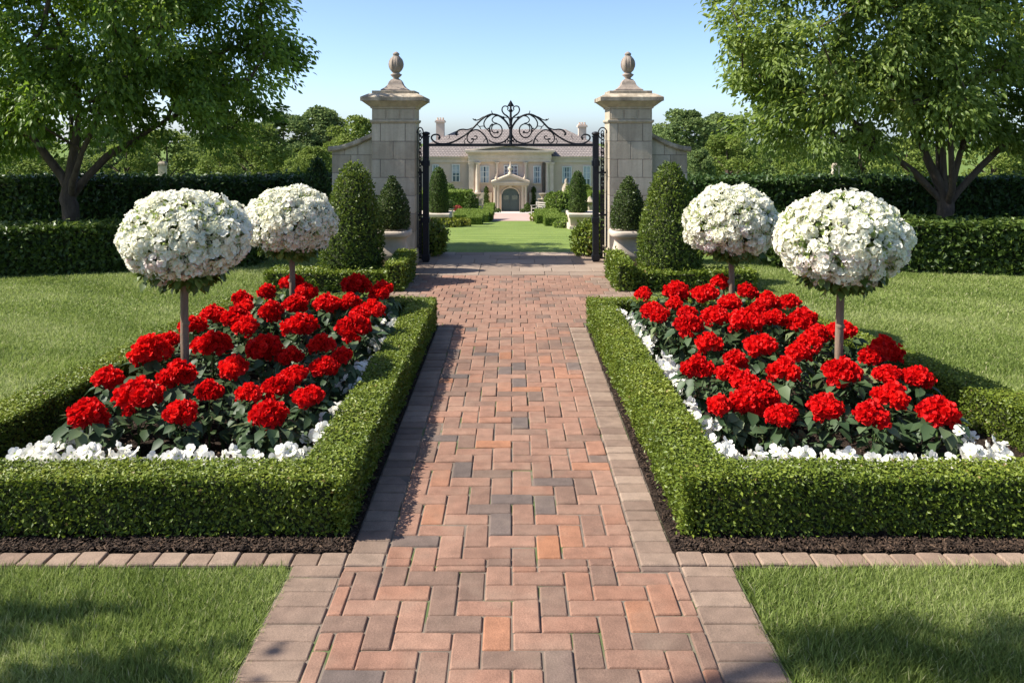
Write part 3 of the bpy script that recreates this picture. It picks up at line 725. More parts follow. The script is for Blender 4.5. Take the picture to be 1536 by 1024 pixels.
# ------------------------------------------------------------------ white lollipop trees
def ball_tree(x, Y, zc, a, cu, cl, label):
    root = thing('flowering_standard', label, 'topiary tree', (x, Y, .02), 'white lollipop trees in the flower beds')
    a -= .036; cu -= .022; cl -= .012
    mb = MB(); top = zc - cl*.7
    ph = rng.random()*6
    pts = [(x + .008*math.sin(ph + 3*t), Y + .006*math.cos(ph + 4*t), .0 + top*t) for t in np.linspace(0, 1, 9)]
    mb.tube(pts, [.030, .027, .026, .025, .025, .024, .024, .024, .022], 12)
    for t in (.35, .62):
        z = top*t; mb.tube([(x, Y, z-.012), (x, Y, z), (x, Y, z+.012)], [.024, .0285, .024], 12)
    mb.build('stem', M['stake'], root)
    mb = MB()
    n = 165
    U, N = dome_pts(n, 1, 1, 1, -.86, .05)
    axes = lambda U: np.where(U[:, 2:] > 0, [a, a, cu], [a, a, cl])
    U = U*(1 + rng.normal(0, .028, (n, 1)) + .03*wav(U, 4.5, int(abs(x)*1000) % 97)[:, None])
    P = U*(axes(U) - .055) + [x, Y, zc]
    Nn = norm(U/(axes(U)/a))
    rad = rng.uniform(.036, .066, n)
    rr = np.clip(rng.normal(.5, .2, n), 0, .93); low = U[:, 2] < -.25
    rr = np.where(low & (rng.random(n) < .12), rng.uniform(.95, 1, n), np.minimum(rr, .9))
    t1 = norm(np.cross(Nn, rand_dir(n))); t2 = np.cross(Nn, t1)
    for k in range(13):     # ruffled florets over each rounded head
        el = .25 if k == 0 else rng.normal(.75 if k < 6 else 1.3, .12, n)[:, None]
        az = (k*6.283/5 if k < 6 else k*6.283/7 + .4) + rng.normal(0, .2, n)
        o_ = np.cos(az)[:, None]*t1 + np.sin(az)[:, None]*t2
        if k == 0: d_ = Nn
        else: d_ = Nn*np.cos(el) + o_*np.sin(el)
        Q = P + d_*rad[:, None]*rng.uniform(.85, 1.1, (n, 1))
        fs = .0275*rng.uniform(.85, 1.2, n)
        floret_petals(mb, Q, norm(d_ + rand_dir(n)*.25), fs, 0, 5, .28, rr, .18, True, .20)
        floret_petals(mb, Q, norm(d_ + rand_dir(n)*.25), fs*.62, 0, 3, .85, rr, .3, True, .25)
    mb.build('blossoms', [M['white']], root)
    mb = MB()
    # leafy heart, leaves between the flowers and a skirt of leaves underneath
    mb.lathe([(.02, zc-cl*.72), (a*.55, zc-cl*.6), (a*.78, zc-cl*.3), (a*.84, zc), (a*.72, zc+cu*.5), (a*.45, zc+cu*.76), (.02, zc+cu*.85)], x, Y, 24, 1)
    n = 800; U, N = dome_pts(n, 1, 1, 1, -.6, .1)
    sc = np.where(U[:, 2:] > 0, [a, a, cu], [a, a, cl])
    P = U*(sc - .058) + [x, Y, zc]
    mb.scatter(LEAF_V, LEAF_F, P, frames(norm(N*.9 + rand_dir(n)*.6), rand_dir(n)), .055*rng.uniform(.7, 1.2, n), 0)
    n = 260; th = rng.random(n)*6.28; q = np.sqrt(rng.random(n))
    P = np.c_[x + a*.66*q*np.cos(th), Y + a*.66*q*np.sin(th), zc - cl*(.97 - .28*q**2) + rng.normal(0, .02, n)]
    D = np.c_[np.cos(th)*.7, np.sin(th)*.7, rng.uniform(-.9, -.1, n)] + rand_dir(n)*.4
    mb.scatter(HEART_V, HEART_F, P, frames(D, rand_dir(n)*.5 + [0, 0, 1]), .058*rng.uniform(.7, 1.3, n), 0, None, True)
    # yellowish buds between the flowers
    n = 900; U, N = dome_pts(n, 1, 1, 1, -.7, .1)
    sc = np.where(U[:, 2:] > 0, [a, a, cu], [a, a, cl])
    mb.scatter(LEAF_V, LEAF_F, U*(sc - .022) + [x, Y, zc], frames(norm(N*.8 + rand_dir(n)*.7), rand_dir(n)), .03*rng.uniform(.6, 1.3, n), 2)
    n = 70; U, N = dome_pts(n, 1, 1, 1, -.5, .25)
    sc = np.where(U[:, 2:] > 0, [a, a, cu], [a, a, cl]); P = U*(sc - .015) + [x, Y, zc]
    mb.scatter(np.array([(0, 0, -1), (.6, .6, 0), (-.6, .6, 0), (-.6, -.6, 0), (.6, -.6, 0), (0, 0, 1.)]), [[(0, 2, 1), (0, 3, 2), (0, 4, 3), (0, 1, 4), (5, 1, 2), (5, 2, 3), (5, 3, 4), (5, 4, 1)]], P, frames(rand_dir(n), N), .012*rng.uniform(.7, 1.3, n), 2)
    mb.build('foliage', [M['ballleaf'], M['boxcore'], M['bud']], root)
ball_tree(-1.99, 5.2, Z(357, 5.2), .412, Z(281, 5.2)-Z(357, 5.2), Z(357, 5.2)-Z(426, 5.2), 'large white flowering lollipop tree near the front of the left bed')
ball_tree(2.0, 5.2, Z(362, 5.2), .418, Z(283, 5.2)-Z(362, 5.2), Z(362, 5.2)-Z(432, 5.2), 'large white flowering lollipop tree near the front of the right bed')
ball_tree(-1.835, 7.1, Z(335, 7.1), .408, Z(275, 7.1)-Z(335, 7.1), Z(335, 7.1)-Z(384, 7.1), 'white flowering lollipop tree at the back of the left bed')
ball_tree(1.82, 7.1, Z(336, 7.1), .42, Z(274, 7.1)-Z(336, 7.1), Z(336, 7.1)-Z(388, 7.1), 'white flowering lollipop tree at the back of the right bed')

# ------------------------------------------------------------------ topiary and hedges about the gate
def shape_leaves(mb, prof, cx, cy, dens, size, rough, mat=0, core=1, tv=LEAF_V, tf=LEAF_F, sy=1.0, boost=0.0):
    """leaf shell over a surface of revolution; prof (r, z) bottom up"""
    prof = np.array(prof, float)
    pc = [(max(.005, r - size*.9 - rough*.5), z) for r, z in prof]; pc[-1] = (pc[-1][0], pc[-1][1] - size*.8)
    mb.lathe(pc, cx, cy, 20, core)
    for i in range(len(prof)-1):
        (r0, z0), (r1, z1) = prof[i], prof[i+1]
        L = math.hypot(r1-r0, z1-z0); n = int(math.pi*(r0+r1)*L*dens)
        if n < 1: continue
        t = rng.random(n); a = rng.random(n)*6.2832
        r = r0 + (r1-r0)*t; z = z0 + (z1-z0)*t
        nr, nz = (z1-z0)/L, (r0-r1)/L
        N = np.c_[np.cos(a)*nr, np.sin(a)*nr, np.full(n, nz)]
        P = np.c_[cx + r*np.cos(a), cy + sy*r*np.sin(a), z]
        P = P + N*(wav(P, .16/size, 4)*rough*.8 + rng.normal(0, rough*.6, n) - size*.3)[:, None]
        D = norm(N*.6 + rand_dir(n)*.85 + [0, 0, .35])
        rr = np.clip(rng.normal(.42, .2, n) + .17*wav(P, .1/size, 6) + boost, 0, 1)
        mb.scatter(tv, tf, P, frames(D, norm(N + rand_dir(n)*.8)), size*rng.uniform(.7, 1.35, n), mat, rr)
def egg(w, h, z0, tip=.12, pts=None):
    pts = pts or [(.0, .80), (.06, .93), (.2, 1.0), (.38, .97), (.55, .85), (.72, .66), (.85, .45), (.94, .27), (1.0, tip*.6)]
    return [(w*r, z0 + h*t) for t, r in pts]

SIDE = (('left', -1), ('right', 1))
for side, s in SIDE:
    # big cone
    Y = 9.75; cx = X(529, Y) if s < 0 else X(1005, Y)
    h = Z(243 if s < 0 else 244, Y)
    mb = MB()
    w = .345 if s < 0 else .36
    shape_leaves(mb, egg(w, h - .03, .02, .3, [(0, .82), (.08, .95), (.22, 1.0), (.42, .93), (.6, .80), (.75, .66), (.87, .49), (.95, .32), (1, .12)]), cx, Y, 3600, .034, .025, boost=-.02)
    o = mb.build('cone_topiary', [M['cone'], M['boxcore']], bevel=None)
    tag(o, f'tall bright green cone shrub between the low hedge and the {side} gate pillar', 'shrub', 'big cone shrubs beside the gate')
    # low hedge in front of it: front run plus a higher return
    mb = MB()
    if s < 0:
        xo, xi, xe = X(400, 9.3), -1.36, -1.165
    else:
        xo, xi, xe = X(1132, 9.3), 1.30, 1.125
    qs = [[(xo, 9.22), (xi, 9.22), (xi, 9.62), (xo, 9.62)]]
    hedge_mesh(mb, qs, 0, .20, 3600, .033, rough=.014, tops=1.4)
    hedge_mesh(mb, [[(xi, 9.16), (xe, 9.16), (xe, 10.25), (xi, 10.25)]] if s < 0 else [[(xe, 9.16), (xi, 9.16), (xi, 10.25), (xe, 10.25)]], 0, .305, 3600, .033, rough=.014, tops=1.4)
    o = mb.build('box_hedge', [M['box'], M['boxcore']])
    tag(o, f'short stepped box hedge in front of the {side} planter and cone shrub', 'hedge', 'stepped hedges beside the forecourt')

    # stone planter with its own small cone
    Y = 10.52; cx = X(588, Y) if s < 0 else X(943, Y)
    root = thing('stone_planter', f'squat pale stone planter at the foot of the {side} gate pillar', 'planter', (cx, Y, 0), 'stone planters at the gate pillars')
    def sq_lathe(mb, prof, n=40, p=4.0):
        a = np.linspace(0, 2*math.pi, n, endpoint=False)
        k = (np.abs(np.cos(a))**p + np.abs(np.sin(a))**p)**(-1/p)
        V = np.concatenate([np.stack([cx + r*k*np.cos(a), Y + r*k*np.sin(a), np.full(n, z)], 1) for r, z in prof]); m = len(prof)
        mb.add(V, [[i*n+j, i*n+(j+1) % n, (i+1)*n+(j+1) % n, (i+1)*n+j] for i in range(m-1) for j in range(n)], 0, smooth=True)
        mb.add(V[-n:], [list(range(n))]); mb.add(V[:n], [list(range(n))[::-1]])
    rim = Z(344, Y)
    mb = MB(); sq_lathe(mb, [(.135, 0), (.15, .012), (.15, .035), (.125, .055), (.115, .075)]); mb.build('foot', M['planter'], root)
    mb = MB(); sq_lathe(mb, [(.115, .075), (.145, .095), (.185, .14), (.205, .19), (.203, .24), (.185, .30), (.172, .36), (.178, .42), (.19, rim-.085)]); mb.build('bowl', M['planter'], root)
    mb = MB(); sq_lathe(mb, [(.19, rim-.085), (.225, rim-.08), (.238, rim-.06), (.238, rim-.02), (.228, rim-.004), (.205, rim), (.195, rim-.025), (.01, rim-.03)]); mb.build('rim', M['planter'], root)
    mb = MB()
    shape_leaves(mb, egg(.205, Z(264, Y) - rim - .01, rim + .01, .3, [(0, .86), (.1, 1.0), (.25, 1.0), (.42, .90), (.58, .74), (.72, .56), (.85, .38), (.94, .22), (1, .07)]), cx, Y, 6000, .028, .018)
    o = mb.build('cone_topiary', [M['conedark'], M['boxcore']])
    tag(o, f'small dark cone shrub growing in the planter by the {side} gate pillar', 'shrub', 'small cone shrubs in the gate planters')

# ------------------------------------------------------------------ gate pillars and wing walls
PX0, PX1, PY0, PY1 = 1.262, 1.818, 11.06, 11.62
def blocks(mb, x0, x1, y0, y1, zs, face='y', seed=0, mat=0):
    """ashlar courses: separate stones with thin open joints round a mortar core"""
    g = .0035; r = random.Random(seed)
    for k in range(len(zs)-1):
        za, zb = zs[k], zs[k+1]
        cuts = [x0, x0 + (x1-x0)*.5, x1] if k % 2 else [x0, x0 + (x1-x0)*.2, x0 + (x1-x0)*.78, x1]
        for c in range(len(cuts)-1):
            a = cuts[c] + (g if c else 0); b_ = cuts[c+1] - (g if c < len(cuts)-2 else 0)
            mb.box(a, b_, y0, y1, za+g, zb-g, mat, r.random())
for side, s in SIDE:
    xa, xb = (s*PX1, s*PX0) if s < 0 else (PX0, PX1)
    cx, cy = (xa+xb)/2, (PY0+PY1)/2; hw = (xb-xa)/2; hd = (PY1-PY0)/2
    root = thing('gate_pillar', f'square limestone gate pillar with urn finial on the {side} side of the gateway', 'gate pillar', (cx, cy, 0), 'gate pillars')
    zt = Z(185, PY0); dz = .2345
    zs = [zt - dz*k for k in range(0, 8)][::-1]; zs = [.20] + [z for z in zs if z > .3]
    mb = MB(); blocks(mb, xa, xb, PY0, PY1, zs, seed=5+s); mb.box(xa+.005, xb-.005, PY0+.005, PY1-.005, .19, zt, 1)
    mb.build('shaft', [M['stone'], M['mortar']], root, bevel=.003)
    mb = MB(); mb.box(xa-.03, xb+.03, PY0-.03, PY1+.03, 0, .165); mb.frustum(cx, cy, .165, .2, hw+.03, hd+.03, hw+.002, hd+.002); mb.build('plinth', M['stonecap'], root, bevel=.005)
    mb = MB()
    mb.frustum(cx, cy, zt-.002, zt+.02, hw+.004, hd+.004, hw+.022, hd+.022); mb.box(cx-hw-.022, cx+hw+.022, cy-hd-.022, cy+hd+.022, zt+.02, zt+.045)
    zf = Z(163, PY0)
    mb.box(cx-hw+.002, cx+hw-.002, cy-hd+.002, cy+hd-.002, zt+.045, zf)
    for k in range(3):   # shallow raised panels of the frieze
        w3 = (2*hw-.02)/3; a = cx-hw+.01 + k*w3
        mb.box(a+.012, a+w3-.012, cy-hd-.006, cy-hd+.01, zt+.055, zf-.012)
    zc = Z(152, PY0)
    mb.frustum(cx, cy, zf, zf+.022, hw+.012, hd+.012, hw+.02, hd+.02)
    mb.frustum(cx, cy, zf+.022, zc, hw+.022, hd+.022, hw+.115, hd+.115)
    mb.build('cornice', M['stone'], root, bevel=.004)
    mb = MB(); z1 = Z(146, PY0); z2 = Z(140.5, PY0); z3 = Z(136, PY0)
    mb.box(cx-hw-.13, cx+hw+.13, cy-hd-.13, cy+hd+.13, zc, z1)
    mb.frustum(cx, cy, z1, z2, hw+.13, hd+.13, hw+.035, hd+.035)
    mb.box(cx-hw+.0, cx+hw-.0, cy-hd+.0, cy+hd-.0, z2, z3)
    mb.build('cap', M['stonecap'], root, bevel=.005)
    mb = MB(); f = lambda py: Z(py, cy - .1)
    mb.frustum(cx, cy, z3, z3+.022, .18, .18, .178, .178)
    n4 = [(.172, .023), (.13, .05), (.10, .085), (.082, .13), (.062, .155), (.045, .165)]
    for i in range(len(n4)-1): mb.frustum(cx, cy, z3+n4[i][1], z3+n4[i+1][1], n4[i][0], n4[i][0], n4[i+1][0], n4[i+1][0])
    b0 = z3 + .165
    mb.lathe([(.042, b0), (.038, b0+.015), (.075, b0+.05), (.078, b0+.062), (.05, b0+.075), (.045, b0+.085)], cx, cy, 28)
    b1 = b0 + .085
    mb.lathe([(.045, b1), (.075, b1+.03), (.093, b1+.085), (.094, b1+.13), (.078, b1+.18), (.05, b1+.215), (.036, b1+.228), (.043, b1+.236), (.046, b1+.25), (.028, b1+.268), (.008, b1+.28)], cx, cy, 28)
    for k in range(8):   # raised leaves of the urn body
        a = .3 + k*6.283/8; pts = []; rr = []
        for t in np.linspace(0, 1, 7):
            zz = b1 + .015 + .195*t; R_ = np.interp(.015+.195*t, [0, .03, .085, .13, .18, .215], [.045, .075, .093, .094, .078, .05])
            pts.append((cx + (R_-.004)*math.cos(a), cy + (R_-.004)*math.sin(a), zz)); rr.append(.012*math.sin(math.pi*(t*.9+.05))+.002)
        mb.tube(pts, rr, 6)
    mb.build('finial', M['finial'], root)
    # swept wing wall
    wx0 = X(500, 11.3) if s < 0 else X(1029, 11.3)
    xi_ = xa if s < 0 else xb
    root = thing('wing_wall', f'low swept stone wing wall running out from the {side} gate pillar', 'wall', ((wx0+xi_)/2, 11.35, 0), 'wing walls')
    top = lambda t: 1.455 + (1.645-1.455)*t**1.5           # t 0 at the outer end, 1 at the pillar
    mb = MB(); r = random.Random(3); zc_ = [0, .24, .475, .71, .945, 1.18, 1.415, 1.7]
    for k in range(len(zc_)-1):
        nb = 2
        cuts = [0, .45, 1] if k % 2 else [0, .68, 1]
        if k == 6: cuts = [0, .3, .62, 1]
        for c in range(len(cuts)-1):
            t0, t1 = cuts[c], cuts[c+1]
            xs = [wx0 + (xi_-wx0)*(t0 + (t1-t0)*q/6) for q in range(7)]
            up = [min(zc_[k+1]-.0035, top(t0 + (t1-t0)*q/6)) for q in range(7)]
            if max(up) <= zc_[k]+.01: continue
            lo = zc_[k] + .0035
            e = .0035 if s < 0 else -.0035
            xs[0] += e if c else 0; xs[-1] -= e if c < len(cuts)-2 else 0
            pts = [(xs[0], lo), (xs[-1], lo)] + [(xs[q], max(up[q], lo+.004)) for q in range(6, -1, -1)]
            if s > 0: pts = pts[::-1]
            n = len(pts); V = [(p[0], 11.22, p[1]) for p in pts] + [(p[0], 11.48, p[1]) for p in pts]
            mb.add(V, [[i, (i+1) % n, n+(i+1) % n, n+i] for i in range(n)], 0, r.random()); mb.add(V, [list(range(n))], 0, r.random()); mb.add(V, [list(range(n, 2*n))[::-1]], 0)
    pts = [(wx0, 0.01), (xi_, 0.01)] + [(wx0 + (xi_-wx0)*q/8, top(q/8)-.004) for q in range(8, -1, -1)]
    if s > 0: pts = pts[::-1]
    mb.extrude_xz([(p[0]*.999, p[1]) for p in pts], 11.225, 11.475, 1)
    mb.build('masonry', [M['stone'], M['mortar']], root)
    mb = MB()
    ov = -.045 if s < 0 else .045
    P = [(wx0 + ov, top(0)), (wx0 + ov*.4, top(0))] + [(wx0 + (xi_-wx0)*q/8, top(q/8)) for q in range(1, 9)]
    sec = [(11.19, .0), (11.17, .02), (11.17, .05), (11.20, .072), (11.50, .072), (11.53, .05), (11.53, .02), (11.51, 0)]
    V = []; 
    for p in P: V += [(p[0], yy, p[1] + zz) for yy, zz in sec]
    n = len(sec); mb.add(V, [[i*n+j, i*n+(j+1) % n, (i+1)*n+(j+1) % n, (i+1)*n+j] for i in range(len(P)-1) for j in range(n)]); mb.add(V[:n], [list(range(n))]); mb.add(V[-n:], [list(range(n))])
    mb.build('coping', M['stonecap'], root)

# ------------------------------------------------------------------ wrought iron gateway
GY = 11.30
def spl(pts, n=26):
    """smooth curve through points"""
    P = np.array(pts, float); P = np.vstack([2*P[0]-P[1], P, 2*P[-1]-P[-2]]); out = []
    seg = len(P)-3; m = max(3, n//seg)
    for i in range(seg):
        p0, p1, p2, p3 = P[i:i+4]
        for t in np.linspace(0, 1, m, endpoint=False):
            out.append(.5*((2*p1) + (-p0+p2)*t + (2*p0-5*p1+4*p2-p3)*t*t + (-p0+3*p1-3*p2+p3)*t**3))
    out.append(P[-2]); return np.array(out)
gate = thing('iron_gateway', 'black wrought iron gateway with scrolled overthrow between the stone pillars', 'gateway', (0, GY, 0))
def zpt(zx, zy):
    px, py = 640 + zx/5.908, 140 + zy/5.908
    return X(px, GY), Z(py, GY)
CXG = zpt(745, 0)[0]
def scroll(mb, pts, r0=.008, r1=None, dy=0.0, mirror=True):
    P = np.array([zpt(*p) for p in pts]); Q = spl(P, 34)
    r = 1.3*np.linspace(r0, r1 if r1 else r0, len(Q))
    mb.tube(np.c_[Q[:, 0], np.full(len(Q), GY+dy), Q[:, 1]], r, 6)
    if mirror: mb.tube(np.c_[2*CXG - Q[:, 0], np.full(len(Q), GY+dy), Q[:, 1]], r, 6)
mb = MB()
scroll(mb, [(105,412),(118,392),(105,370),(75,366),(50,376),(42,396),(56,420),(88,440),(130,448),(180,446),(235,432),(300,398),(365,352),(420,300),(470,248),(525,205),(580,187),(640,200),(690,238),(725,285),(742,330)], .0085, .0115)
scroll(mb, [(742,330),(735,370),(708,412),(665,438),(615,442),(575,432),(548,412)], .010, .006, .004)
scroll(mb, [(545,448),(530,400),(500,360),(455,328),(415,328),(378,350),(358,388),(365,425),(392,442),(412,425),(410,402),(395,405)], .009, .006)
scroll(mb, [(585,270),(560,300),(562,350),(590,388),(630,392),(662,360),(668,315),(648,282),(610,272),(580,292),(578,330),(600,352),(630,345)], .0085, .006)
scroll(mb, [(570,192),(530,222),(508,262),(515,300),(545,330),(562,352)], .008, .006, .003)
scroll(mb, [(690,222),(650,202),(605,205),(580,232),(592,258),(625,268)], .007, .006, .006)
scroll(mb, [(575,155),(580,175),(600,192),(630,198)], .004, .008)
scroll(mb, [(408,226),(430,240),(462,234),(500,212),(540,200)], .006, .007)
scroll(mb, [(260,372),(262,350),(285,328),(320,320),(365,322),(420,300)], .011, .006)
scroll(mb, [(742,300),(735,235),(715,205),(690,188),(672,165),(668,140),(680,118),(705,115),(722,130),(715,145)], .010, .006)
scroll(mb, [(745,170),(730,160),(712,140)], .006, .004)
scroll(mb, [(745,235),(725,215),(695,215),(675,205)], .006, .004)
scroll(mb, [(195,405),(205,385),(200,365)], .004, .003)
scroll(mb, [(420,382),(440,380),(448,395),(430,410),(410,405)], .006, .005)
scroll(mb, [(340,448),(332,425),(345,405),(335,400)], .005, .004)
scroll(mb, [(480,320),(470,300),(452,280),(455,255),(470,245)], .005, .004)
scroll(mb, [(520,300),(500,292),(470,295),(455,285)], .005, .004)
scroll(mb, [(700,440),(695,420),(712,412),(722,425),(712,438)], .007, .006)
scroll(mb, [(540,310),(558,320),(566,345)], .009, .005)
scroll(mb, [(500,430),(520,408),(540,400)], .006, .004)
# leaf-like collars
for (zx, zy, r) in ((265,368,.016),(430,236,.014),(545,200,.013),(628,345,.018),(400,405,.014),(110,398,.016),(715,272,.014),(560,345,.012)):
    for sgn in (0, 1):
        x, z = zpt(zx, zy); x = x if sgn == 0 else 2*CXG - x
        mb.lathe([(r*.3, z-r*.9), (r*.9, z-r*.3), (r, z), (r*.8, z+r*.5), (r*.2, z+r)], x, GY, 8)
mb.build('scrollwork', M['iron'], gate)
mb = MB()
x, zb = zpt(745, 458); _, zt = zpt(745, 105)
mb.tube([(x, GY, zb), (x, GY, zpt(0, 330)[1]), (x, GY, zpt(0, 220)[1]), (x, GY, zt)], [.022, .021, .016, .012], 8)
_, z0 = zpt(0, 118); _, z1 = zpt(0, 92); _, z2 = zpt(0, 60)
mb.add([(x-.05, GY, z0), (x, GY-.012, z0+.02), (x+.05, GY, z0), (x, GY+.012, z0+.02), (x, GY, z2)], [(0, 1, 4), (1, 2, 4), (2, 3, 4), (3, 0, 4), (0, 3, 2), (0, 2, 1)])
for zy, r in ((150, .022), (225, .026), (300, .03), (420, .03)):
    z = zpt(0, zy)[1]; mb.lathe([(.012, z-.02), (r, z-.008), (r, z+.008), (.012, z+.02)], x, GY, 12)
mb.build('spear_finial', M['iron'], gate)
mb = MB(); zr = Z(217.5, GY)
mb.box(X(640, GY), X(893, GY), GY-.018, GY+.018, zr-.018, zr+.016); mb.build('top_rail', M['iron'], gate, bevel=.003)
for s, (pa, pb) in ((-1, (634.5, 643.5)), (1, (889, 898))):
    xa, xb = X(pa, GY), X(pb, GY); xc = (xa+xb)/2
    mb = MB(); mb.box(xa, xb, GY-.04, GY+.04, 0, Z(206, GY)); zz = Z(206, GY)
    mb.box(xa-.008, xb+.008, GY-.048, GY+.048, zz, zz+.02)
    mb.lathe([(.03, zz+.02), (.05, zz+.035), (.056, zz+.05), (.045, zz+.065), (.01, zz+.075)], xc, GY, 14)
    for zz in (.06, Z(245, GY), Z(330, GY)):
        mb.box(xa-.012, xb+.012, GY-.05, GY+.05, zz-.035, zz+.035)
    mb.box(xa+.02, xb-.02, GY-.07, GY-.04, Z(250, GY), Z(238, GY))
    mb.build('post', M['iron'], gate, bevel=.003)
    # narrow scrolled side panel between post and pillar
    mb = MB(); xo = s*1.252; xi_ = xa if s < 0 else xb; w = abs(xo - xi_); m = (xo+xi_)/2
    mb.box(min(xo, xo - s*.012), max(xo, xo - s*.012), GY-.01, GY+.01, .02, 1.72)
    for z in (.05, .62, 1.18):
        mb.box(min(xo, xi_), max(xo, xi_), GY-.011, GY+.011, z-.012, z+.012)
    z = .1
    while z < 1.7:
        for q in (0, 1):
            P = [(m + (-1)**q*w*.10*math.cos(a)*(1 + a/6), z + .05 + q*.05 + .026*(1+a/9)*math.sin(a)*(-1)**q) for a in np.linspace(0, 8.5, 26)]
            mb.tube([(p[0], GY, p[1]) for p in P], .0065, 6)
        z += .115
    P = [(xo - s*.0 + s*(-w*.5 + w*.55*math.cos(a)), 1.70 + .075*math.sin(a)) for a in np.linspace(0, 4.4, 20)]
    mb.tube([(p[0], GY, p[1]) for p in P], .009, 6)
    for k in range(3):
        xx = xo - s*w*(.3+.22*k); mb.box(xx-.005, xx+.005, GY-.006, GY+.006, .05, 1.2)
    mb.build('side_panel', M['iron'], gate)

# leafy bushes just inside the gate
for side, cx, Y, w, h in (('left', X(647, 11.95), 11.95, .20, .46), ('right', X(883, 11.95), 11.95, .205, .46)):
    mb = MB()
    shape_leaves(mb, egg(w*1.06, h, 0, .5, [(0, .6), (.12, .85), (.35, 1.0), (.6, 1.0), (.8, .86), (.93, .55), (1, .2)]), cx, Y, 2300, .05, .045, tv=HEART_V*[1, .8, 1], tf=HEART_F, boost=.12)
    tag(mb.build('round_bush', [M['box'], M['boxcore']]), f'leafy round bush just behind the {side} gate post', 'bush', 'leafy bushes inside the gate')

# ------------------------------------------------------------------ side hedges
def big_hedge(label, quads, z1, size, dens, mat, rough=.05):
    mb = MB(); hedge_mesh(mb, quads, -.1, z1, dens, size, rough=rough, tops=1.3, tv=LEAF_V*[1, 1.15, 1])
    return tag(mb.build('garden_hedge', [mat, M['boxcore']]), label, 'hedge', 'tall hedges along the side lawns')
def hq(x0, y0, x1, y1, d):
    return [(x0, y0), (x1, y1), (x1, y1+d), (x0, y0+d)]
big_hedge('waist high trimmed hedge along the back of the left lawn', [hq(-8.2, 9.7, -3.35, 10.95, .7)], .555, .055, 1900, M['midhedge'], .03)
big_hedge('waist high trimmed hedge along the back of the right lawn', [hq(3.35, 10.9, 8.4, 9.7, .7)], .60, .06, 1700, M['midhedge'], .035)
big_hedge('tall dark hedge standing behind the left tree trunk', [hq(-12, 12.9, -2.75, 13.3, .8)], .99, .07, 1100, M['darkhedge'], .05)
big_hedge('tall dark hedge standing behind the right tree trunk', [hq(2.75, 13.3, 12, 12.9, .8)], .98, .07, 1100, M['darkhedge'], .05)

mb = MB(); Yd = 12.55
shape_leaves(mb, egg(.24, Z(237, Yd), 0, .3, [(0, .9), (.3, 1.0), (.55, .9), (.75, .7), (.88, .48), (.96, .28), (1, .08)]), X(477, Yd), Yd, 2400, .045, .03, tv=LEAF_V*[1, 1.2, 1])
tag(mb.build('cone_topiary', [M['darkhedge'], M['boxcore']]), 'dark upright evergreen rising behind the left big cone at the end of the hedge', 'shrub')
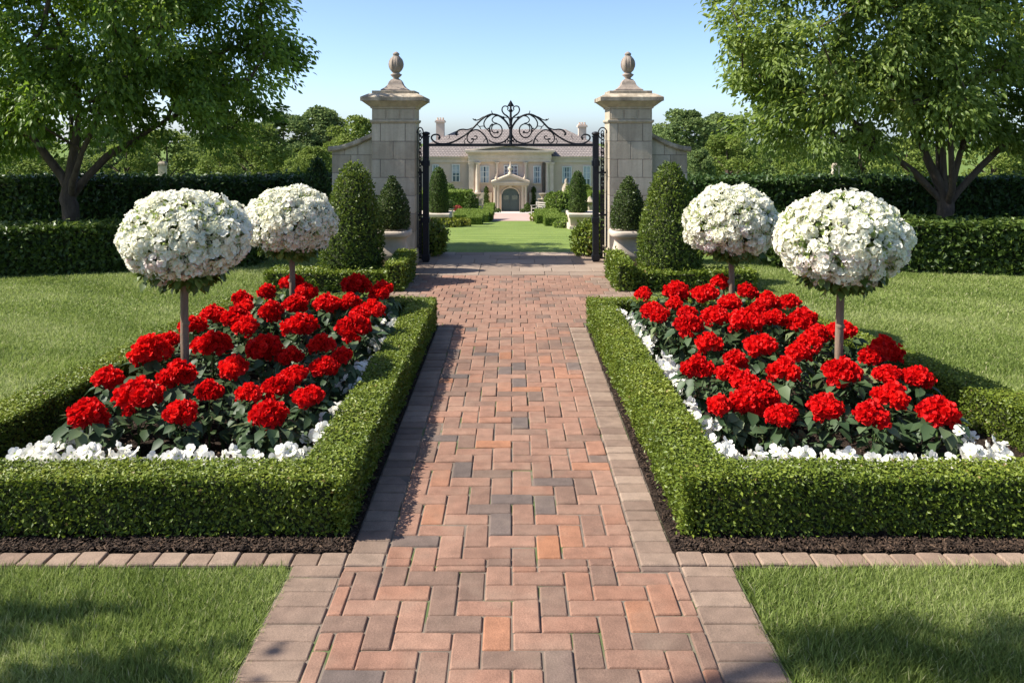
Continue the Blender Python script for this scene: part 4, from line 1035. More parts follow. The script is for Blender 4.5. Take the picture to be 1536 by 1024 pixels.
# ------------------------------------------------------------------ big trees
def grow_tree(name, label, base, forks, attract, r0, leafmat, n_leaf, leaf, sig, group=None, droop=.35, pull=.5):
    """limbs reach out from the forks to every attractor point; leaves gather in sprays there"""
    base = np.array(base, float)
    root = thing(name, label, 'tree', tuple(base), group)
    nodes = [base - [0, 0, .1]]; par = [-1]
    def add(p, q): nodes.append(np.array(p, float)); par.append(q); return len(nodes)-1
    i = 0
    for p in forks[0]: i = add(base + p, i)
    top = i; starts = []; lim = {}
    for limb in forks[1:]:
        j = top
        for li, p in enumerate(limb): j = add(base + p, j); lim[j] = r0*(.52 - .12*li)
        starts.append(j)
    A = attract[np.argsort(np.linalg.norm(attract - nodes[top], axis=1))]
    ends = []
    for a in A:
        N_ = np.array(nodes[2:]); d = np.linalg.norm(N_ - a, axis=1) + .35*np.maximum(0, N_[:, 2] - a[2])
        j = int(np.argmin(d)) + 2
        p = nodes[j]; L = np.linalg.norm(a-p)
        k = max(1, int(L/.28)); side = rng.normal(0, .10*L, 3)
        for q in range(1, k+1):
            t = q/k
            pt = p + (a-p)*t + side*math.sin(math.pi*t) + np.array([0, 0, .10*L*math.sin(math.pi*t)])
            j = add(pt, j)
        ends.append(j)
    n = len(nodes); w = np.zeros(n)
    for e in ends:
        j = e
        while j >= 0: w[j] += 1; j = par[j]
    rad = np.maximum(.0055, r0*(np.maximum(w, .6)/w.max())**.46)
    for j, v in lim.items(): rad[j] = np.clip(rad[j], v*.8, v*1.25)
    mb = MB(); kids = {}
    for j in range(1, n): kids.setdefault(par[j], []).append(j)
    # chains for smooth tubes
    def chain(j, start):
        pts = [nodes[start]] ; rr = [min(rad[start], rad[j]*1.12)]
        while True:
            pts.append(nodes[j]); rr.append(rad[j]); ks = kids.get(j, [])
            if not ks: break
            ks = sorted(ks, key=lambda q: -w[q])
            for q in ks[1:]: stack.append((q, j))
            j = ks[0]
        P = np.array(pts); 
        if len(P) > 2: P[1:-1] += rng.normal(0, 1, (len(P)-2, 3))*np.array(rr)[1:-1, None]*.25
        mb.tube(P, rr, 10 if max(rr) > .05 else 6 if max(rr) > .02 else 4)
    stack = [(1, 0)]
    while stack:
        j, s_ = stack.pop(); chain(j, s_)
    # flare at the foot
    mb.lathe([(r0*1.75, -.12), (r0*1.35, 0), (r0*1.12, .12), (r0*1.0, .3)], base[0], base[1], 14)
    V = mb.V[-1]; 
    tr = mb.build('trunk', M['bark'], root)
    mb = MB(); cen = attract.mean(0)
    k = n_leaf // len(A)
    P = np.repeat(A, k, 0); m = len(P)
    off = np.clip(rng.normal(0, 1, (m, 3)), -1.5, 1.5)*np.array(sig)*rng.uniform(.5, 1.2, (len(A),))[np.repeat(np.arange(len(A)), k)][:, None]
    # each spray hangs along a few twigs
    tw = np.repeat(norm(norm(A - cen)*.8 + rand_dir(len(A))*.8 - [0, 0, droop]), k, 0)
    off = off*.75 + tw*(rng.uniform(-.6, 1.0, m)[:, None])*np.mean(sig)*1.5
    P = P + off
    D = norm(tw*.5 + off/np.mean(sig)*.35 + rand_dir(m)*.8 + [0, 0, -.45])
    Nn = rand_dir(m)*.75 + np.array([0, 0, .7])
    rr = np.clip(rng.normal(.45, .2, m) + np.repeat(rng.normal(0, .16, len(A)), k), 0, 1)
    mb.scatter(LONG_V*[1, 1.25, 1], LONG_F, P, frames(D, Nn), leaf*rng.uniform(.65, 1.3, m), 0, rr)
    mb.build('crown', leafmat, root)
    return root
def lobes(L, n, shell=.55):
    """points in a set of ellipsoids (cx,cy,cz,rx,ry,rz), kept out of the middle"""
    L = np.array(L, float); vol = L[:, 3]*L[:, 4]*L[:, 5]; out = []
    for l, v in zip(L, vol):
        m = int(round(n*v/vol.sum())); d = rand_dir(m); r = (shell + (1-shell)*rng.random(m))**.6
        out.append(l[:3] + d*r[:, None]*l[3:6])
    return np.concatenate(out)
TY = 12.2
def tp(px, py, dy=0): return np.array([X(px, TY), TY + dy, Z(py, TY)])
def tl(px, py, rpx, dy=0, ry=1.0, rz=None):
    s = TY/F; return (*tp(px, py, dy), rpx*s, ry, (rz or rpx)*s)
bl = tp(106, 378); bl[2] = 0
fk = lambda *L: [tp(*p) - bl for p in L]
AL = lobes([tl(40,60,170,0,1.5,110), tl(190,40,170,-.3,1.6,130), tl(320,60,110,.2,1.2,110), tl(-70,120,150,0,1.5,110), tl(120,150,140,-.7,1.0,50), tl(270,165,120,-.5,1.1,62), tl(352,110,58,.2,.8,55), tl(372,30,42,0,.7,45), tl(350,185,60,-.2,.8,40), tl(20,190,110,.2,1.2,50), tl(100,-90,230,0,1.8,110), tl(300,-60,130,0,1.4,90)], 330)
grow_tree('shade_tree', 'dark leafy multi-limbed tree spreading over the left lawn hedge', bl,
    [fk((105,340),(107,312),(108,294)), fk((92,268),(70,235),(45,200)), fk((106,262),(112,215),(118,165),(120,100)), fk((128,268),(160,235),(205,208),(250,180)), fk((96,270,.3),(88,225,.4),(80,160,.5)), fk((122,272,-.25),(150,225,-.5),(190,150,-.6))],
    AL, .115, M['treel'], 80000, .088, (.22, .22, .15), 'big trees behind the lawns')
br = tp(1418, 378); br[2] = 0
fk = lambda *L: [tp(*p) - br for p in L]
AR = lobes([tl(1400,60,170,0,1.5,120), tl(1250,70,130,-.3,1.4,120), tl(1160,70,75,.1,1.0,80), tl(1142,115,48,.1,.7,30), tl(1190,170,85,0,1.0,50), tl(1520,100,150,0,1.5,130), tl(1320,160,120,-.6,1.0,48), tl(1440,135,110,-.6,1.0,42), tl(1240,205,90,-.2,.9,38), tl(1570,170,80,0,1.0,50), tl(1350,-90,240,0,1.8,110), tl(1180,-20,90,0,1.1,70), tl(1136,60,40,0,.6,50)], 340)
grow_tree('shade_tree', 'paler green tree with many fanning stems over the right lawn hedge', br,
    [fk((1419,340),(1420,318),(1421,308)), fk((1396,285),(1370,258),(1335,232),(1290,215)), fk((1408,275),(1395,240),(1375,195)), fk((1418,270),(1415,225),(1410,150)), fk((1430,270),(1440,230),(1455,160)), fk((1440,285),(1470,250),(1505,215)), fk((1425,262,.3),(1428,215,.4),(1432,130,.5)), fk((1412,280,-.3),(1400,225,-.5),(1390,150,-.6))],
    AR, .115, M['treer'], 80000, .088, (.22, .22, .15), 'big trees behind the lawns')
# invented tree out of frame: leaf clusters placed to shade the near grass
bs = np.array([-6.4, .9, 0])
AS = lobes([(-4.9, 2.78, 3.2, .26, .09, .2), (-4.05, 2.50, 3.0, .24, .07, .2), (-4.6, 2.36, 3.2, .34, .10, .25), (-4.95, 2.38, 6.6, .42, .10, .35), (-4.4, 2.36, 6.6, .3, .07, .2), (-6.3, 1.6, 4.8, .35, .3, .6)], 64)
grow_tree('shade_tree', 'invented unseen tree with leaf clusters set to dapple the front lawn', bs,
    [[np.array([0, 0, .8]), np.array([.05, 0, 1.6]), np.array([.1, 0, 2.4])], [np.array([.3, .1, 3.2]), np.array([.6, .3, 4.6])], [np.array([0, .1, 3.6])]],
    AS, .10, M['treel'], 3600, .10, (.15, .09, .12))

# ------------------------------------------------------------------ woodland behind
def far_tree_mesh(seed, mat, h=10.0, w=4.4, leaf=.30, n=10500):
    """crown of many leafy lobes; built at the origin"""
    global rng
    keep = rng; rng = np.random.default_rng(seed)
    root = thing('woodland_tree', 'woodland tree', 'tree')
    mb = MB(); mb.tube([(0, 0, -.5), (.1, 0, h*.25), (-.1, .1, h*.5), (0, 0, h*.8)], [.28, .22, .16, .05], 8)
    for k in range(6):
        a = k*1.05; mb.tube([(0, 0, h*(.3+.05*k)), (w*.3*math.cos(a), w*.3*math.sin(a), h*(.42+.06*k)), (w*.62*math.cos(a), w*.62*math.sin(a), h*(.5+.06*k))], [.11, .07, .03], 5)
    mb.build('trunk', M['bark'], root)
    mb = MB(); nl = 44
    zc = rng.uniform(.14, .93, nl); a = rng.random(nl)*6.28
    env = np.interp(zc, [.1, .4, .6, .8, .95], [.85, 1.0, .9, .62, .22])
    q = np.sqrt(rng.uniform(.25, 1, nl))
    cen = np.c_[w*env*q*np.cos(a)*.85, w*env*q*np.sin(a)*.85, h*zc]
    rad = w*rng.uniform(.22, .38, nl)*np.interp(zc, [.3, .7, .95], [1.1, .95, .6])
    k = n//nl
    for c, r in zip(cen, rad):
        d = rand_dir(k); d[:, 2] = np.where(d[:, 2] < -.5, -d[:, 2], d[:, 2])
        P = c + d*r*(rng.uniform(.62, 1.06, k)**.7)[:, None]*[1, 1, .85]
        D = norm(d*.5 + rand_dir(k)); rr = np.clip(rng.normal(.45, .2, k) + rng.normal(0, .12), 0, 1)
        mb.scatter(LEAF_V*[1, 1.3, 1], LEAF_F, P, frames(D, d + rand_dir(k)*.7), leaf*rng.uniform(.6, 1.3, k), 0, rr)
    mb.build('crown', mat, root)
    rng = keep
    return root
FT = [far_tree_mesh(100, M['wood1']), far_tree_mesh(101, M['wood1'], w=3.6), far_tree_mesh(102, M['wood2'], w=4.6), far_tree_mesh(103, M['wood2'], w=3.9, leaf=.3)]
FTused = [False]*4
def far_tree(k, px, ptop, Y, label, wide=1.0):
    g = float(gz(Y)); zt = Z(ptop, Y); sc = (zt - g)/10.0
    loc = (X(px, Y), Y, g); rz = random.random()*6.28; S = (sc*wide, sc*wide, sc)
    if not FTused[k]:
        FTused[k] = True; o = FT[k]; o.location = loc; o.rotation_euler = (0, 0, rz); o.scale = S; o['label'] = label; o['group'] = 'woodland trees behind the garden'
    else: dup(FT[k], loc, rz, S, label, 'woodland trees behind the garden')
WL = [ # kind, px, top row, distance, label, wide
 (0, 425, 172, 84, 'rounded dark woodland tree left of the stone wing wall', 1.25),
 (1, 478, 158, 88, 'tallest woodland tree between the left tree and the gate pillar', 1.2),
 (3, 532, 173, 80, 'yellowish woodland tree just behind the left gate pillar', 1.15),
 (2, 380, 185, 70, 'yellow green woodland tree under the tips of the left tree', 1.2),
 (0, 330, 170, 92, 'dim woodland tree seen through the right side of the left crown', 1.3),
 (2, 250, 195, 58, 'bright yellow green tree behind the left tree, right of its trunk', 1.2),
 (1, 165, 180, 74, 'woodland tree right beside the left trunk in the gap of limbs', 1.3),
 (3, 190, 205, 50, 'low bright tree over the tall hedge by the left trunk', 1.15),
 (2, 60, 205, 55, 'bright tree left of the left trunk behind the dark hedge', 1.3),
 (0, -20, 185, 66, 'woodland tree at the left edge behind the hedges', 1.4),
 (2, 470, 220, 40, 'small leafy tree above the dark hedge left of the wing wall', 1.0),
 (3, 330, 222, 42, 'low yellow green tree above the dark hedge under the left tree', 1.1),
 (0, 590, 205, 96, 'woodland tree hidden behind the left gate pillar', 1.1),
 (1, 985, 186, 92, 'small woodland tree peeping out behind the right gate pillar', .9),
 (0, 1030, 165, 86, 'rounded woodland tree just right of the right gate pillar', 1.2),
 (1, 1085, 168, 90, 'broad woodland tree left of the paler tree crown', 1.3),
 (2, 1090, 202, 62, 'yellow green woodland tree in front of the wood, right of the wing wall', 1.2),
 (0, 1150, 185, 80, 'dark woodland tree under the left tips of the paler tree', 1.25),
 (3, 1200, 215, 48, 'low yellow green tree above the hedge under the paler tree', 1.2),
 (1, 1290, 190, 78, 'woodland tree behind the low limbs of the paler tree', 1.35),
 (2, 1360, 205, 52, 'bright tree left of the fanning stems behind the dark hedge', 1.2),
 (3, 1490, 208, 50, 'yellow green tree right of the fanning stems behind the dark hedge', 1.25),
 (0, 1560, 185, 70, 'woodland tree at the right edge behind the hedges', 1.4),
 (1, 1050, 222, 40, 'small dark tree above the hedge beside the right wing wall', .9),
]
WL.append((1, 958, 196, 100, 'woodland tree mostly hidden behind the right gate pillar', 1.0))
for a in WL: far_tree(*a)
# pale stone posts beyond the hedges
for side, px, pt in (('left', 244, 242), ('right', 1253, 245)):
    Y = 20.0; x = X(px, Y); g = float(gz(Y)); zt = Z(pt, Y)
    root = thing('stone_post', f'pale stone post standing beyond the tall hedge on the {side}', 'post', (x, Y, g), 'stone posts beyond the hedges')
    mb = MB(); mb.box(x-.075, x+.075, Y-.075, Y+.075, g, zt-.1); mb.build('shaft', M['planter'], root, bevel=.006)
    mb = MB(); mb.box(x-.085, x+.085, Y-.085, Y+.085, zt-.1, zt-.05); mb.frustum(x, Y, zt-.05, zt, .085, .085, .05, .05); mb.build('cap', M['stonecap'], root)

# ------------------------------------------------------------------ formal garden beyond the gate
# round lawn and the far walk
LC, LR = 22.2, 10.2
def arc(y): return np.sqrt(np.maximum(0.01, LR**2 - (y - LC)**2))
yl = np.concatenate([np.linspace(12.2, 13.5, 8), np.linspace(13.6, LC+LR-.5, 36), LC + LR*np.sin(np.linspace(math.asin((LR-.5)/LR), math.pi/2, 10))])
wl = lambda y: np.where(y < LC, LR, arc(y))
M['lawn2'].node_tree.nodes['Color Ramp'].color_ramp.elements[0].color = (.12, .175, .036, 1); M['lawn2'].node_tree.nodes['Color Ramp'].color_ramp.elements[1].color = (.17, .225, .05, 1); M['lawn2'].node_tree.nodes['Color Ramp'].color_ramp.elements[2].color = (.21, .265, .068, 1)
sheet('lawn', M['lawn2'], yl, lambda y: -wl(y), lambda y: wl(y), -.014)
ye = np.linspace(26, LC+LR+.25, 24)
sheet('lawn_edging', M['farslab'], ye, lambda y: -np.sqrt(np.maximum(.02, (LR+.28)**2-(y-LC)**2)), lambda y: np.sqrt(np.maximum(.02, (LR+.28)**2-(y-LC)**2)), -.02)
yw = np.linspace(32.2, 62, 30)
sheet('path', M['farpath'], yw, lambda y: X(732, 32.2) + (X(740, 62)-X(732, 32.2))*(y-32.2)/29.8, lambda y: X(804, 32.2) + (X(792, 62)-X(804, 32.2))*(y-32.2)/29.8, -.008)
yw = np.linspace(62, 80.9, 20)
sheet('path', M['farslab'], yw, lambda y: X(740, 62) - .06*(y-62), lambda y: X(793, 62) + .06*(y-62), -.008)

def gpt(px, pbase):
    Y = on_slope(pbase); return X(px, Y), Y, float(gz(Y))
def far_box(label, px0, px1, ptop, pbase, depth, mat, size=.07, dens=500, rough=.03, group='clipped hedges of the formal garden', name='clipped_hedge', cat='hedge', skew=0.0):
    Y = on_slope(pbase); x0, x1 = X(px0, Y), X(px1, Y); g = float(gz(Y)); h = Z(ptop, Y)-g
    mb = MB(); hedge_mesh(mb, [[(x0, Y), (x1, Y), (x1+skew, Y+depth), (x0+skew, Y+depth)]], g - .06 - .084*depth, g+h, dens, size, rough=rough, tops=1.4, tv=LEAF_V*[1, 1.3, 1], low=.084*depth, flat=.75)
    return tag(mb.build(name, [mat, M['boxcore']]), label, cat, group)
def far_round(label, px, wpx, ptop, pbase, mat, size=.06, dens=700, rough=.03, prof=None, name='clipped_topiary', cat='topiary', group=None, squash=1.0):
    Y = on_slope(pbase); x, g = X(px, Y), float(gz(Y)); w = wpx/2*Y/F; h = Z(ptop, Y)-g
    mb = MB(); shape_leaves(mb, egg(w, h, g, .3, prof), x, Y, dens, size, rough, tv=LEAF_V*[1, 1.3, 1], sy=squash)
    return tag(mb.build(name, [mat, M['boxcore']]), label, cat, group)
COL = [(0, .97), (.15, 1.0), (.4, .95), (.62, .85), (.8, .70), (.9, .52), (.96, .35), (1, .1)]
DOME = [(0, .96), (.2, 1.0), (.5, .97), (.72, .84), (.88, .62), (.96, .38), (1, .1)]
# columns in wide planters
for side, px, w, pt, pr, pb, pa, pc in (('left', 658, 30, 251, 321, 340, 627, 673), ('right', 866.5, 27, 257, 321, 343, 854, 900)):
    Y = on_slope(pb); g = float(gz(Y)); x0, x1 = X(pa, Y), X(pc, Y); zr = Z(pr, Y); xm = (x0+x1)/2; hw = (x1-x0)/2
    root = thing('stone_planter', f'wide pale stone planter under the tall clipped column on the {side} of the lawn', 'planter', (xm, Y+.5, g), 'wide planters by the round lawn')
    mb = MB(); mb.frustum(xm, Y+.5, g-.15, g+.06, hw*1.03, .52, hw*1.0, .5); mb.build('foot', M['planter'], root, bevel=.01)
    mb = MB(); mb.frustum(xm, Y+.5, g+.06, zr-.09, hw*.9, .42, hw*.97, .48); mb.build('bowl', M['planter'], root, bevel=.01)
    mb = MB(); mb.box(xm-hw*1.06, xm+hw*1.06, Y-.04, Y+1.04, zr-.09, zr); mb.build('rim', M['planter'], root, bevel=.015)
    mb = MB(); cx = X(px, Y+.5); wr = w/2*(Y+.5)/F; h = Z(pt, Y+.5) - zr
    shape_leaves(mb, egg(wr, h, zr, .3, COL), cx, Y+.5, 2600, .035, .012, tv=LEAF_V*[1, 1.2, 1])
    tag(mb.build('column_topiary', [M['fartop'], M['boxcore']]), f'tall clipped yew column rising from the {side} wide planter', 'topiary', 'tall columns by the round lawn')
for side, px in (('left', 729.5), ('right', 800.5)):
    far_round(f'slim dark clipped column to the {side} of the mansion door', px, 9.5, 280, 316.5, M['fartop'], .11, 500, .03, COL, 'column_topiary', 'topiary', 'slim columns flanking the door')
# hedge blocks
G = 'clipped hedges of the formal garden'
far_box('high clipped hedge block behind the left column', 664, 706, 288, 322, 2.2, M['farbox'], .09, 420, .03)
far_round('dark rounded end of the high hedge block on the left', 707, 20, 290, 322, M['fartop'], .12, 300, .05, DOME, 'clipped_hedge', 'hedge', G)
far_box('clipped hedge behind the left gate post', 622, 655, 289, 324, 2.0, M['farbox'], .09, 420, .03)
far_round('large domed hedge left of the right column', 841, 42, 289, 323, M['farbox'], .12, 320, .06, DOME, 'clipped_hedge', 'hedge', G)
far_round('slimmer domed hedge behind the white bench', 826, 20, 288, 319.5, M['farbox'], .13, 300, .06, DOME, 'clipped_hedge', 'hedge', G)
far_box('clipped hedge block behind the right column', 856, 888, 290, 323, 2.2, M['farbox'], .09, 420, .03)
far_box('clipped hedge behind the right gate post', 886, 912, 290, 325, 2.2, M['farbox'], .09, 420, .03)
# low parterre hedges
far_box('low box hedge nearest the round lawn on the left', 700, 723, 326.5, 336.5, 2.0, M['farbox'], .03, 3200, .007)
far_box('long low box hedge left of the walk', 680, 732, 322.5, 333, 2.5, M['farbox'], .032, 2800, .007)
far_box('low box hedge end beside the walk on the left', 722, 738, 320.5, 331, 5, M['farbox'], .036, 2100, .008)
far_box('square dark box block beside the left bench', 715, 727, 313, 321, 2.0, M['farbox'], .1, 400, .03)
far_round('golden mounded shrub at the left rim of the lawn', 672, 34, 329, 340, M['gold'], .06, 900, .03, DOME, 'mounded_shrub', 'shrub', 'golden shrubs', 1.2)
far_round('second golden mound between the lawn rim and the low left hedge', 692, 26, 328.5, 338.5, M['gold'], .06, 900, .03, DOME, 'mounded_shrub', 'shrub', 'golden shrubs', 1.2)
far_box('low box hedge nearest the walk on the right', 805, 840, 323.5, 335, 2.6, M['farbox'], .032, 2800, .007)
far_box('middle low box hedge on the right of the lawn', 818, 850, 327, 338.5, 1.6, M['farbox'], .03, 3200, .007)
far_round('low rounded hedge mound against the right wide planter', 847, 34, 329, 341, M['farbox'], .055, 900, .025, DOME, 'mounded_shrub', 'shrub', None, 1.2)
far_round('small pale golden shrub at the right edge of the walk', 802, 12, 321, 332, M['gold'], .06, 700, .03, DOME, 'mounded_shrub', 'shrub', 'golden shrubs')
far_round('golden strip of shrub behind the low right hedges', 853, 18, 324, 331, M['gold'], .07, 600, .03, DOME, 'mounded_shrub', 'shrub', 'golden shrubs')
far_round('small round bush left of the mansion door', 738, 9, 304, 318.2, M['fartop'], .11, 400, .03, DOME, 'round_bush', 'bush', 'bushes by the door')
far_round('small round bush right of the mansion door', 791, 9, 305, 318.2, M['fartop'], .11, 400, .03, DOME, 'round_bush', 'bush', 'bushes by the door')
far_round('low dark tub shrub at the left foot of the portico', 747, 8, 313, 318.6, M['fartop'], .09, 400, .02, DOME, 'round_bush', 'bush', 'bushes by the door')
far_round('low dark tub shrub at the right foot of the portico', 784, 8, 313.5, 318.6, M['fartop'], .09, 400, .02, DOME, 'round_bush', 'bush', 'bushes by the door')
far_round('loose bush above the left hedge block below the window', 674, 22, 276, 319, M['wood1'], .16, 220, .09, DOME, 'round_bush', 'bush', 'bushes against the house')
far_round('loose bush above the right hedge block below the window', 878, 26, 279, 319, M['wood2'], .16, 220, .09, DOME, 'round_bush', 'bush', 'bushes against the house')
far_round('pale grey green bush before the right hedge dome', 848.5, 11, 315, 326, M['redleaf'], .07, 500, .03, DOME, 'round_bush', 'bush')
far_round('light bush standing in front of the pink statue on the right', 853, 10, 277, 319.5, M['wood2'], .14, 220, .07, DOME, 'round_bush', 'bush', 'bushes against the house')
# pot with red flowers, pot with clipped ball, bird bath, pedestals
def lathe_thing(name, label, cat, px, pbase, parts, group=None):
    x, Y, g = gpt(px, pbase); root = thing(name, label, cat, (x, Y, g), group)
    for pn, prof, mat in parts:
        mb = MB(); mb.lathe([(r, g + z) for r, z in prof], x, Y, 20); mb.build(pn, mat, root)
    return x, Y, g
x, Y, g = lathe_thing('flower_pot', 'grey pot of red flowers in front of the left hedge block', 'flower pot', 685, 325, [('pot', [(.16, -.05), (.2, .02), (.27, .25), (.3, .27), (.3, .32), (.26, .32)], M['planter'])])
mb = MB(); P, N = dome_pts(60, .25, .25, .16, -.1, .1); floret_petals(mb, P + [x, Y, g+.36], N, .08, 0, 5, .5); tag(mb.build('red_flowers', M['coral']), 'round mound of red flowers filling the grey pot', 'flower')
x, Y, g = lathe_thing('flower_pot', 'tall pale pedestal pot beside the left column', 'flower pot', 674.5, 330, [('pot', [(.13, -.05), (.13, .05), (.09, .1), (.1, .3), (.17, .42), (.19, .45), (.17, .46)], M['planter'])])
mb = MB(); shape_leaves(mb, egg(.2, .36, g+.44, .4, DOME), x, Y, 900, .05, .02); tag(mb.build('ball_topiary', [M['fartop'], M['boxcore']]), 'dark clipped ball growing in the tall pedestal pot', 'topiary')
lathe_thing('bird_bath', 'pale stone bird bath beside the right column', 'bird bath', 885, 336, [('pedestal', [(.16, -.1), (.16, .04), (.08, .1), (.065, .45), (.09, .6)], M['stonecap']), ('basin', [(.06, .6), (.2, .68), (.21, .71), (.1, .71), (.06, .82), (.02, .86)], M['stonecap'])])
for side, px in (('left', 716.5), ('right', 814)):
    x, Y, g = gpt(px, 318.3)
    root = thing('garden_urn', f'stone urn on a tall pedestal at the {side} of the portico', 'urn', (x, Y, g), 'urns before the house')
    mb = MB(); mb.box(x-.34, x+.34, Y-.34, Y+.34, g-.1, g+.98); mb.box(x-.4, x+.4, Y-.4, Y+.4, g+.98, g+1.1); mb.build('pedestal', M['stonecap'], root)
    mb = MB(); mb.lathe([(.16, g+1.1), (.09, g+1.2), (.16, g+1.3), (.30, g+1.5), (.34, g+1.54), (.3, g+1.54)], x, Y, 16); mb.build('bowl', M['stonecap'], root)
x, Y, g = gpt(849.5, 318.8)
mb = MB(); mb.lathe([(.45, g), (.45, g+1.4), (.38, g+1.45), (.34, g+1.9), (.26, g+2.15), (.12, g+2.3), (.15, g+2.45), (.1, g+2.62), (.02, g+2.68)], x, Y, 14)
tag(mb.build('garden_statue', M['stonecap']), 'pinkish stone statue above the hedge near the right window', 'statue')
def bench(label, px, pbase, rz):
    x, Y, g = gpt(px, pbase); root = thing('garden_bench', label, 'bench', (x, Y, g), 'pale garden benches')
    root.rotation_euler = (0, 0, rz); root.scale = (.8, .8, .8); L = .72
    def part(nm, boxes):
        mb = MB()
        for b_ in boxes: mb.box(*b_)
        mb.build(nm, M['teak'], root, world=False)
    part('seat', [(-L, L, -.24+.1*k, -.16+.1*k, .42, .455) for k in range(5)])
    part('backrest', [(-L, L, .26, .29, .55, .62), (-L, L, .26, .29, .70, .77), (-L, L, .255, .295, .86, .95)])
    for sx in (-1, 1):
        a, b_ = sorted((sx*L, sx*(L-.07)))
        part('leg', [(a, b_, -.26, -.19, -.1, .64)]); part('leg', [(a, b_, .25, .32, -.1, .95)])
        part('armrest', [(a-.01, b_+.01, -.3, .25, .64, .69)])
bench('pale bench facing the walk beside the right hedge dome', 809, 321.5, math.radians(-52))
bench('pale bench facing the walk beside the left hedge block', 712, 321.5, math.radians(52))

# ------------------------------------------------------------------ mansion
HY = 81.0; HG = float(gz(HY))
hx = lambda px, Y=HY: X(px, Y)
hz = lambda py, Y=HY: Z(py, Y)
house = thing('mansion', 'pale stone mansion with hipped roof, columns and arched green door', 'house', (hx(766), HY, HG))
E = hz(236)          # eaves
YB = HY + 1.2        # wing front face
kx = YB/HY
XL, XR = hx(604)*1.0, hx(928)*1.0
D = 11.0
def hpart(nm, mats, fn, parent=None, bevel=None):
    mb = MB(); fn(mb)
    par = parent or house
    V0 = par
    o = mb.build(nm, mats, None, bevel=bevel)
    # express in the parent's space
    off = Vector(house.location)
    o.parent = par; o.data.transform(Matrix.Translation(-off)); return o
hpart('wall', M['hwall'], lambda m: m.box(XL, XR, YB, YB+D, HG-1, E))
hpart('cornice', M['htrim'], lambda m: (m.box(XL-.15, XR+.15, YB-.15, YB+D+.15, E-.55, E-.15), m.box(XL-.3, XR+.3, YB-.3, YB+D+.3, E-.15, E+.05)))
def roof(m):
    o = .45; ze = E + .05; yr = YB + D/2; zr = EYE - (194-HOR)*yr/F
    rl, rr = X(690, yr), X(848, yr)
    V = [(XL-o, YB-o, ze), (XR+o, YB-o, ze), (XR+o, YB+D+o, ze), (XL-o, YB+D+o, ze), (rl, yr, zr), (rr, yr, zr)]
    m.add(V, [(0, 1, 5, 4), (2, 3, 4, 5)]); m.add(V, [(1, 2, 5), (3, 0, 4)]); m.add(V, [(0, 3, 2, 1)])
rf = hpart('roof', M['roof'], roof)
for (pa, pb, pt, pb2, lab) in ((653, 667, 178, 222, None), (867, 880.5, 185, 222, None)):
    yc = YB + 4.2
    def ch(m):
        a, b_ = X(pa+1, yc), X(pb-1, yc); zt, zb = Z(pt+6, yc), Z(pb2, yc)
        m.box(a, b_, yc, yc+.9, zb-1.5, zt); m.box(a-.12, b_+.12, yc-.12, yc+1.02, zt, zt+.16); m.box(a-.05, b_+.05, yc-.05, yc+.95, zt+.16, zt+.26)
        for k in range(3):
            q = a + (b_-a)*(k+.5)/3; m.lathe([(.10, zt+.26), (.085, zt+.45), (.11, zt+.5)], q, yc+.45, 10)
    hpart('chimney', M['hwall'], ch, rf)
# central block stands forward
CY = HY + .35
cl, cr = hx(703), hx(826)
hpart('central_block', M['hwall'], lambda m: m.box(cl, cr, CY, YB+2, HG-1, hz(243)))
def entab(m):
    m.box(cl-.05, cr+.05, CY-.30, YB+2, hz(243), hz(238)); m.box(cl-.08, cr+.08, CY-.36, YB+2, hz(238), hz(230.5))
    m.box(cl-.25, cr+.25, CY-.62, YB+2, hz(230.5), hz(228)); m.box(cl-.4, cr+.4, CY-.8, YB+2, hz(228), hz(225.5))
hpart('entablature', M['htrim'], entab)
def pedi(m):
    zb, zt = hz(225.5), hz(216.5); a, b_, c_ = cl-.42, cr+.42, (cl+cr)/2
    y0, y1 = CY-.8, YB+5
    V = [(a, y0+.45, zb), (b_, y0+.45, zb), (c_, y0+.45, zt), (a, y1, zb), (b_, y1, zb), (c_, y1, zt)]
    m.add(V, [(0, 1, 2)]); m.add(V, [(1, 4, 5, 2), (0, 2, 5, 3)])
    for s0, s1 in ((a, c_), (b_, c_)):      # raking cornice
        m.extrude_xz([(s0, zb), (s1, zt+.06), (s1, zt-.14), (s0 + (.9 if s0 < c_ else -.9), zb+.001)], y0+.1, y0+.46, 1)
hpart('pediment', [M['hslate'], M['htrim']], pedi)
def column(m, px, w, pt, pb, y):
    x = hx(px); r = w/2*HY/F; zt, zb = hz(pt), hz(pb)
    m.lathe([(r*1.3, zb), (r*1.3, zb+.12), (r*1.05, zb+.2), (r, zb+.3), (r*1.02, zb+(zt-zb)*.35), (r*.86, zt-.42), (r*.95, zt-.38), (r*.95, zt-.33)], x, y, 18)
    m.lathe([(r*.9, zt-.33), (r*1.05, zt-.2), (r*1.4, zt-.06)], x, y, 14); m.box(x-r*1.45, x+r*1.45, y-r*1.45, y+r*1.45, zt-.06, zt)
for px, w, in ((716.5, 6.6), (745.5, 4.8), (788.5, 5.2), (821, 5.4)):
    hpart('column', M['htrim'], lambda m: column(m, px, w, 243.3, 289, CY-.18))
for px0, px1 in ((703, 710.5), (824, 830.5)):
    def pil(m):
        a, b_ = hx(px0), hx(px1); m.box(a, b_, CY-.12, CY+.9, HG-.5, hz(247)); m.box(a-.08, b_+.08, CY-.2, CY+.9, hz(247), hz(243.2))
    hpart('pilaster', M['htrim'], pil)
hpart('base_course', M['htrim'], lambda m: (m.box(cl-.1, hx(738), CY-.5, CY, HG-.5, hz(289)), m.box(hx(794), cr+.1, CY-.5, CY, HG-.5, hz(289))))
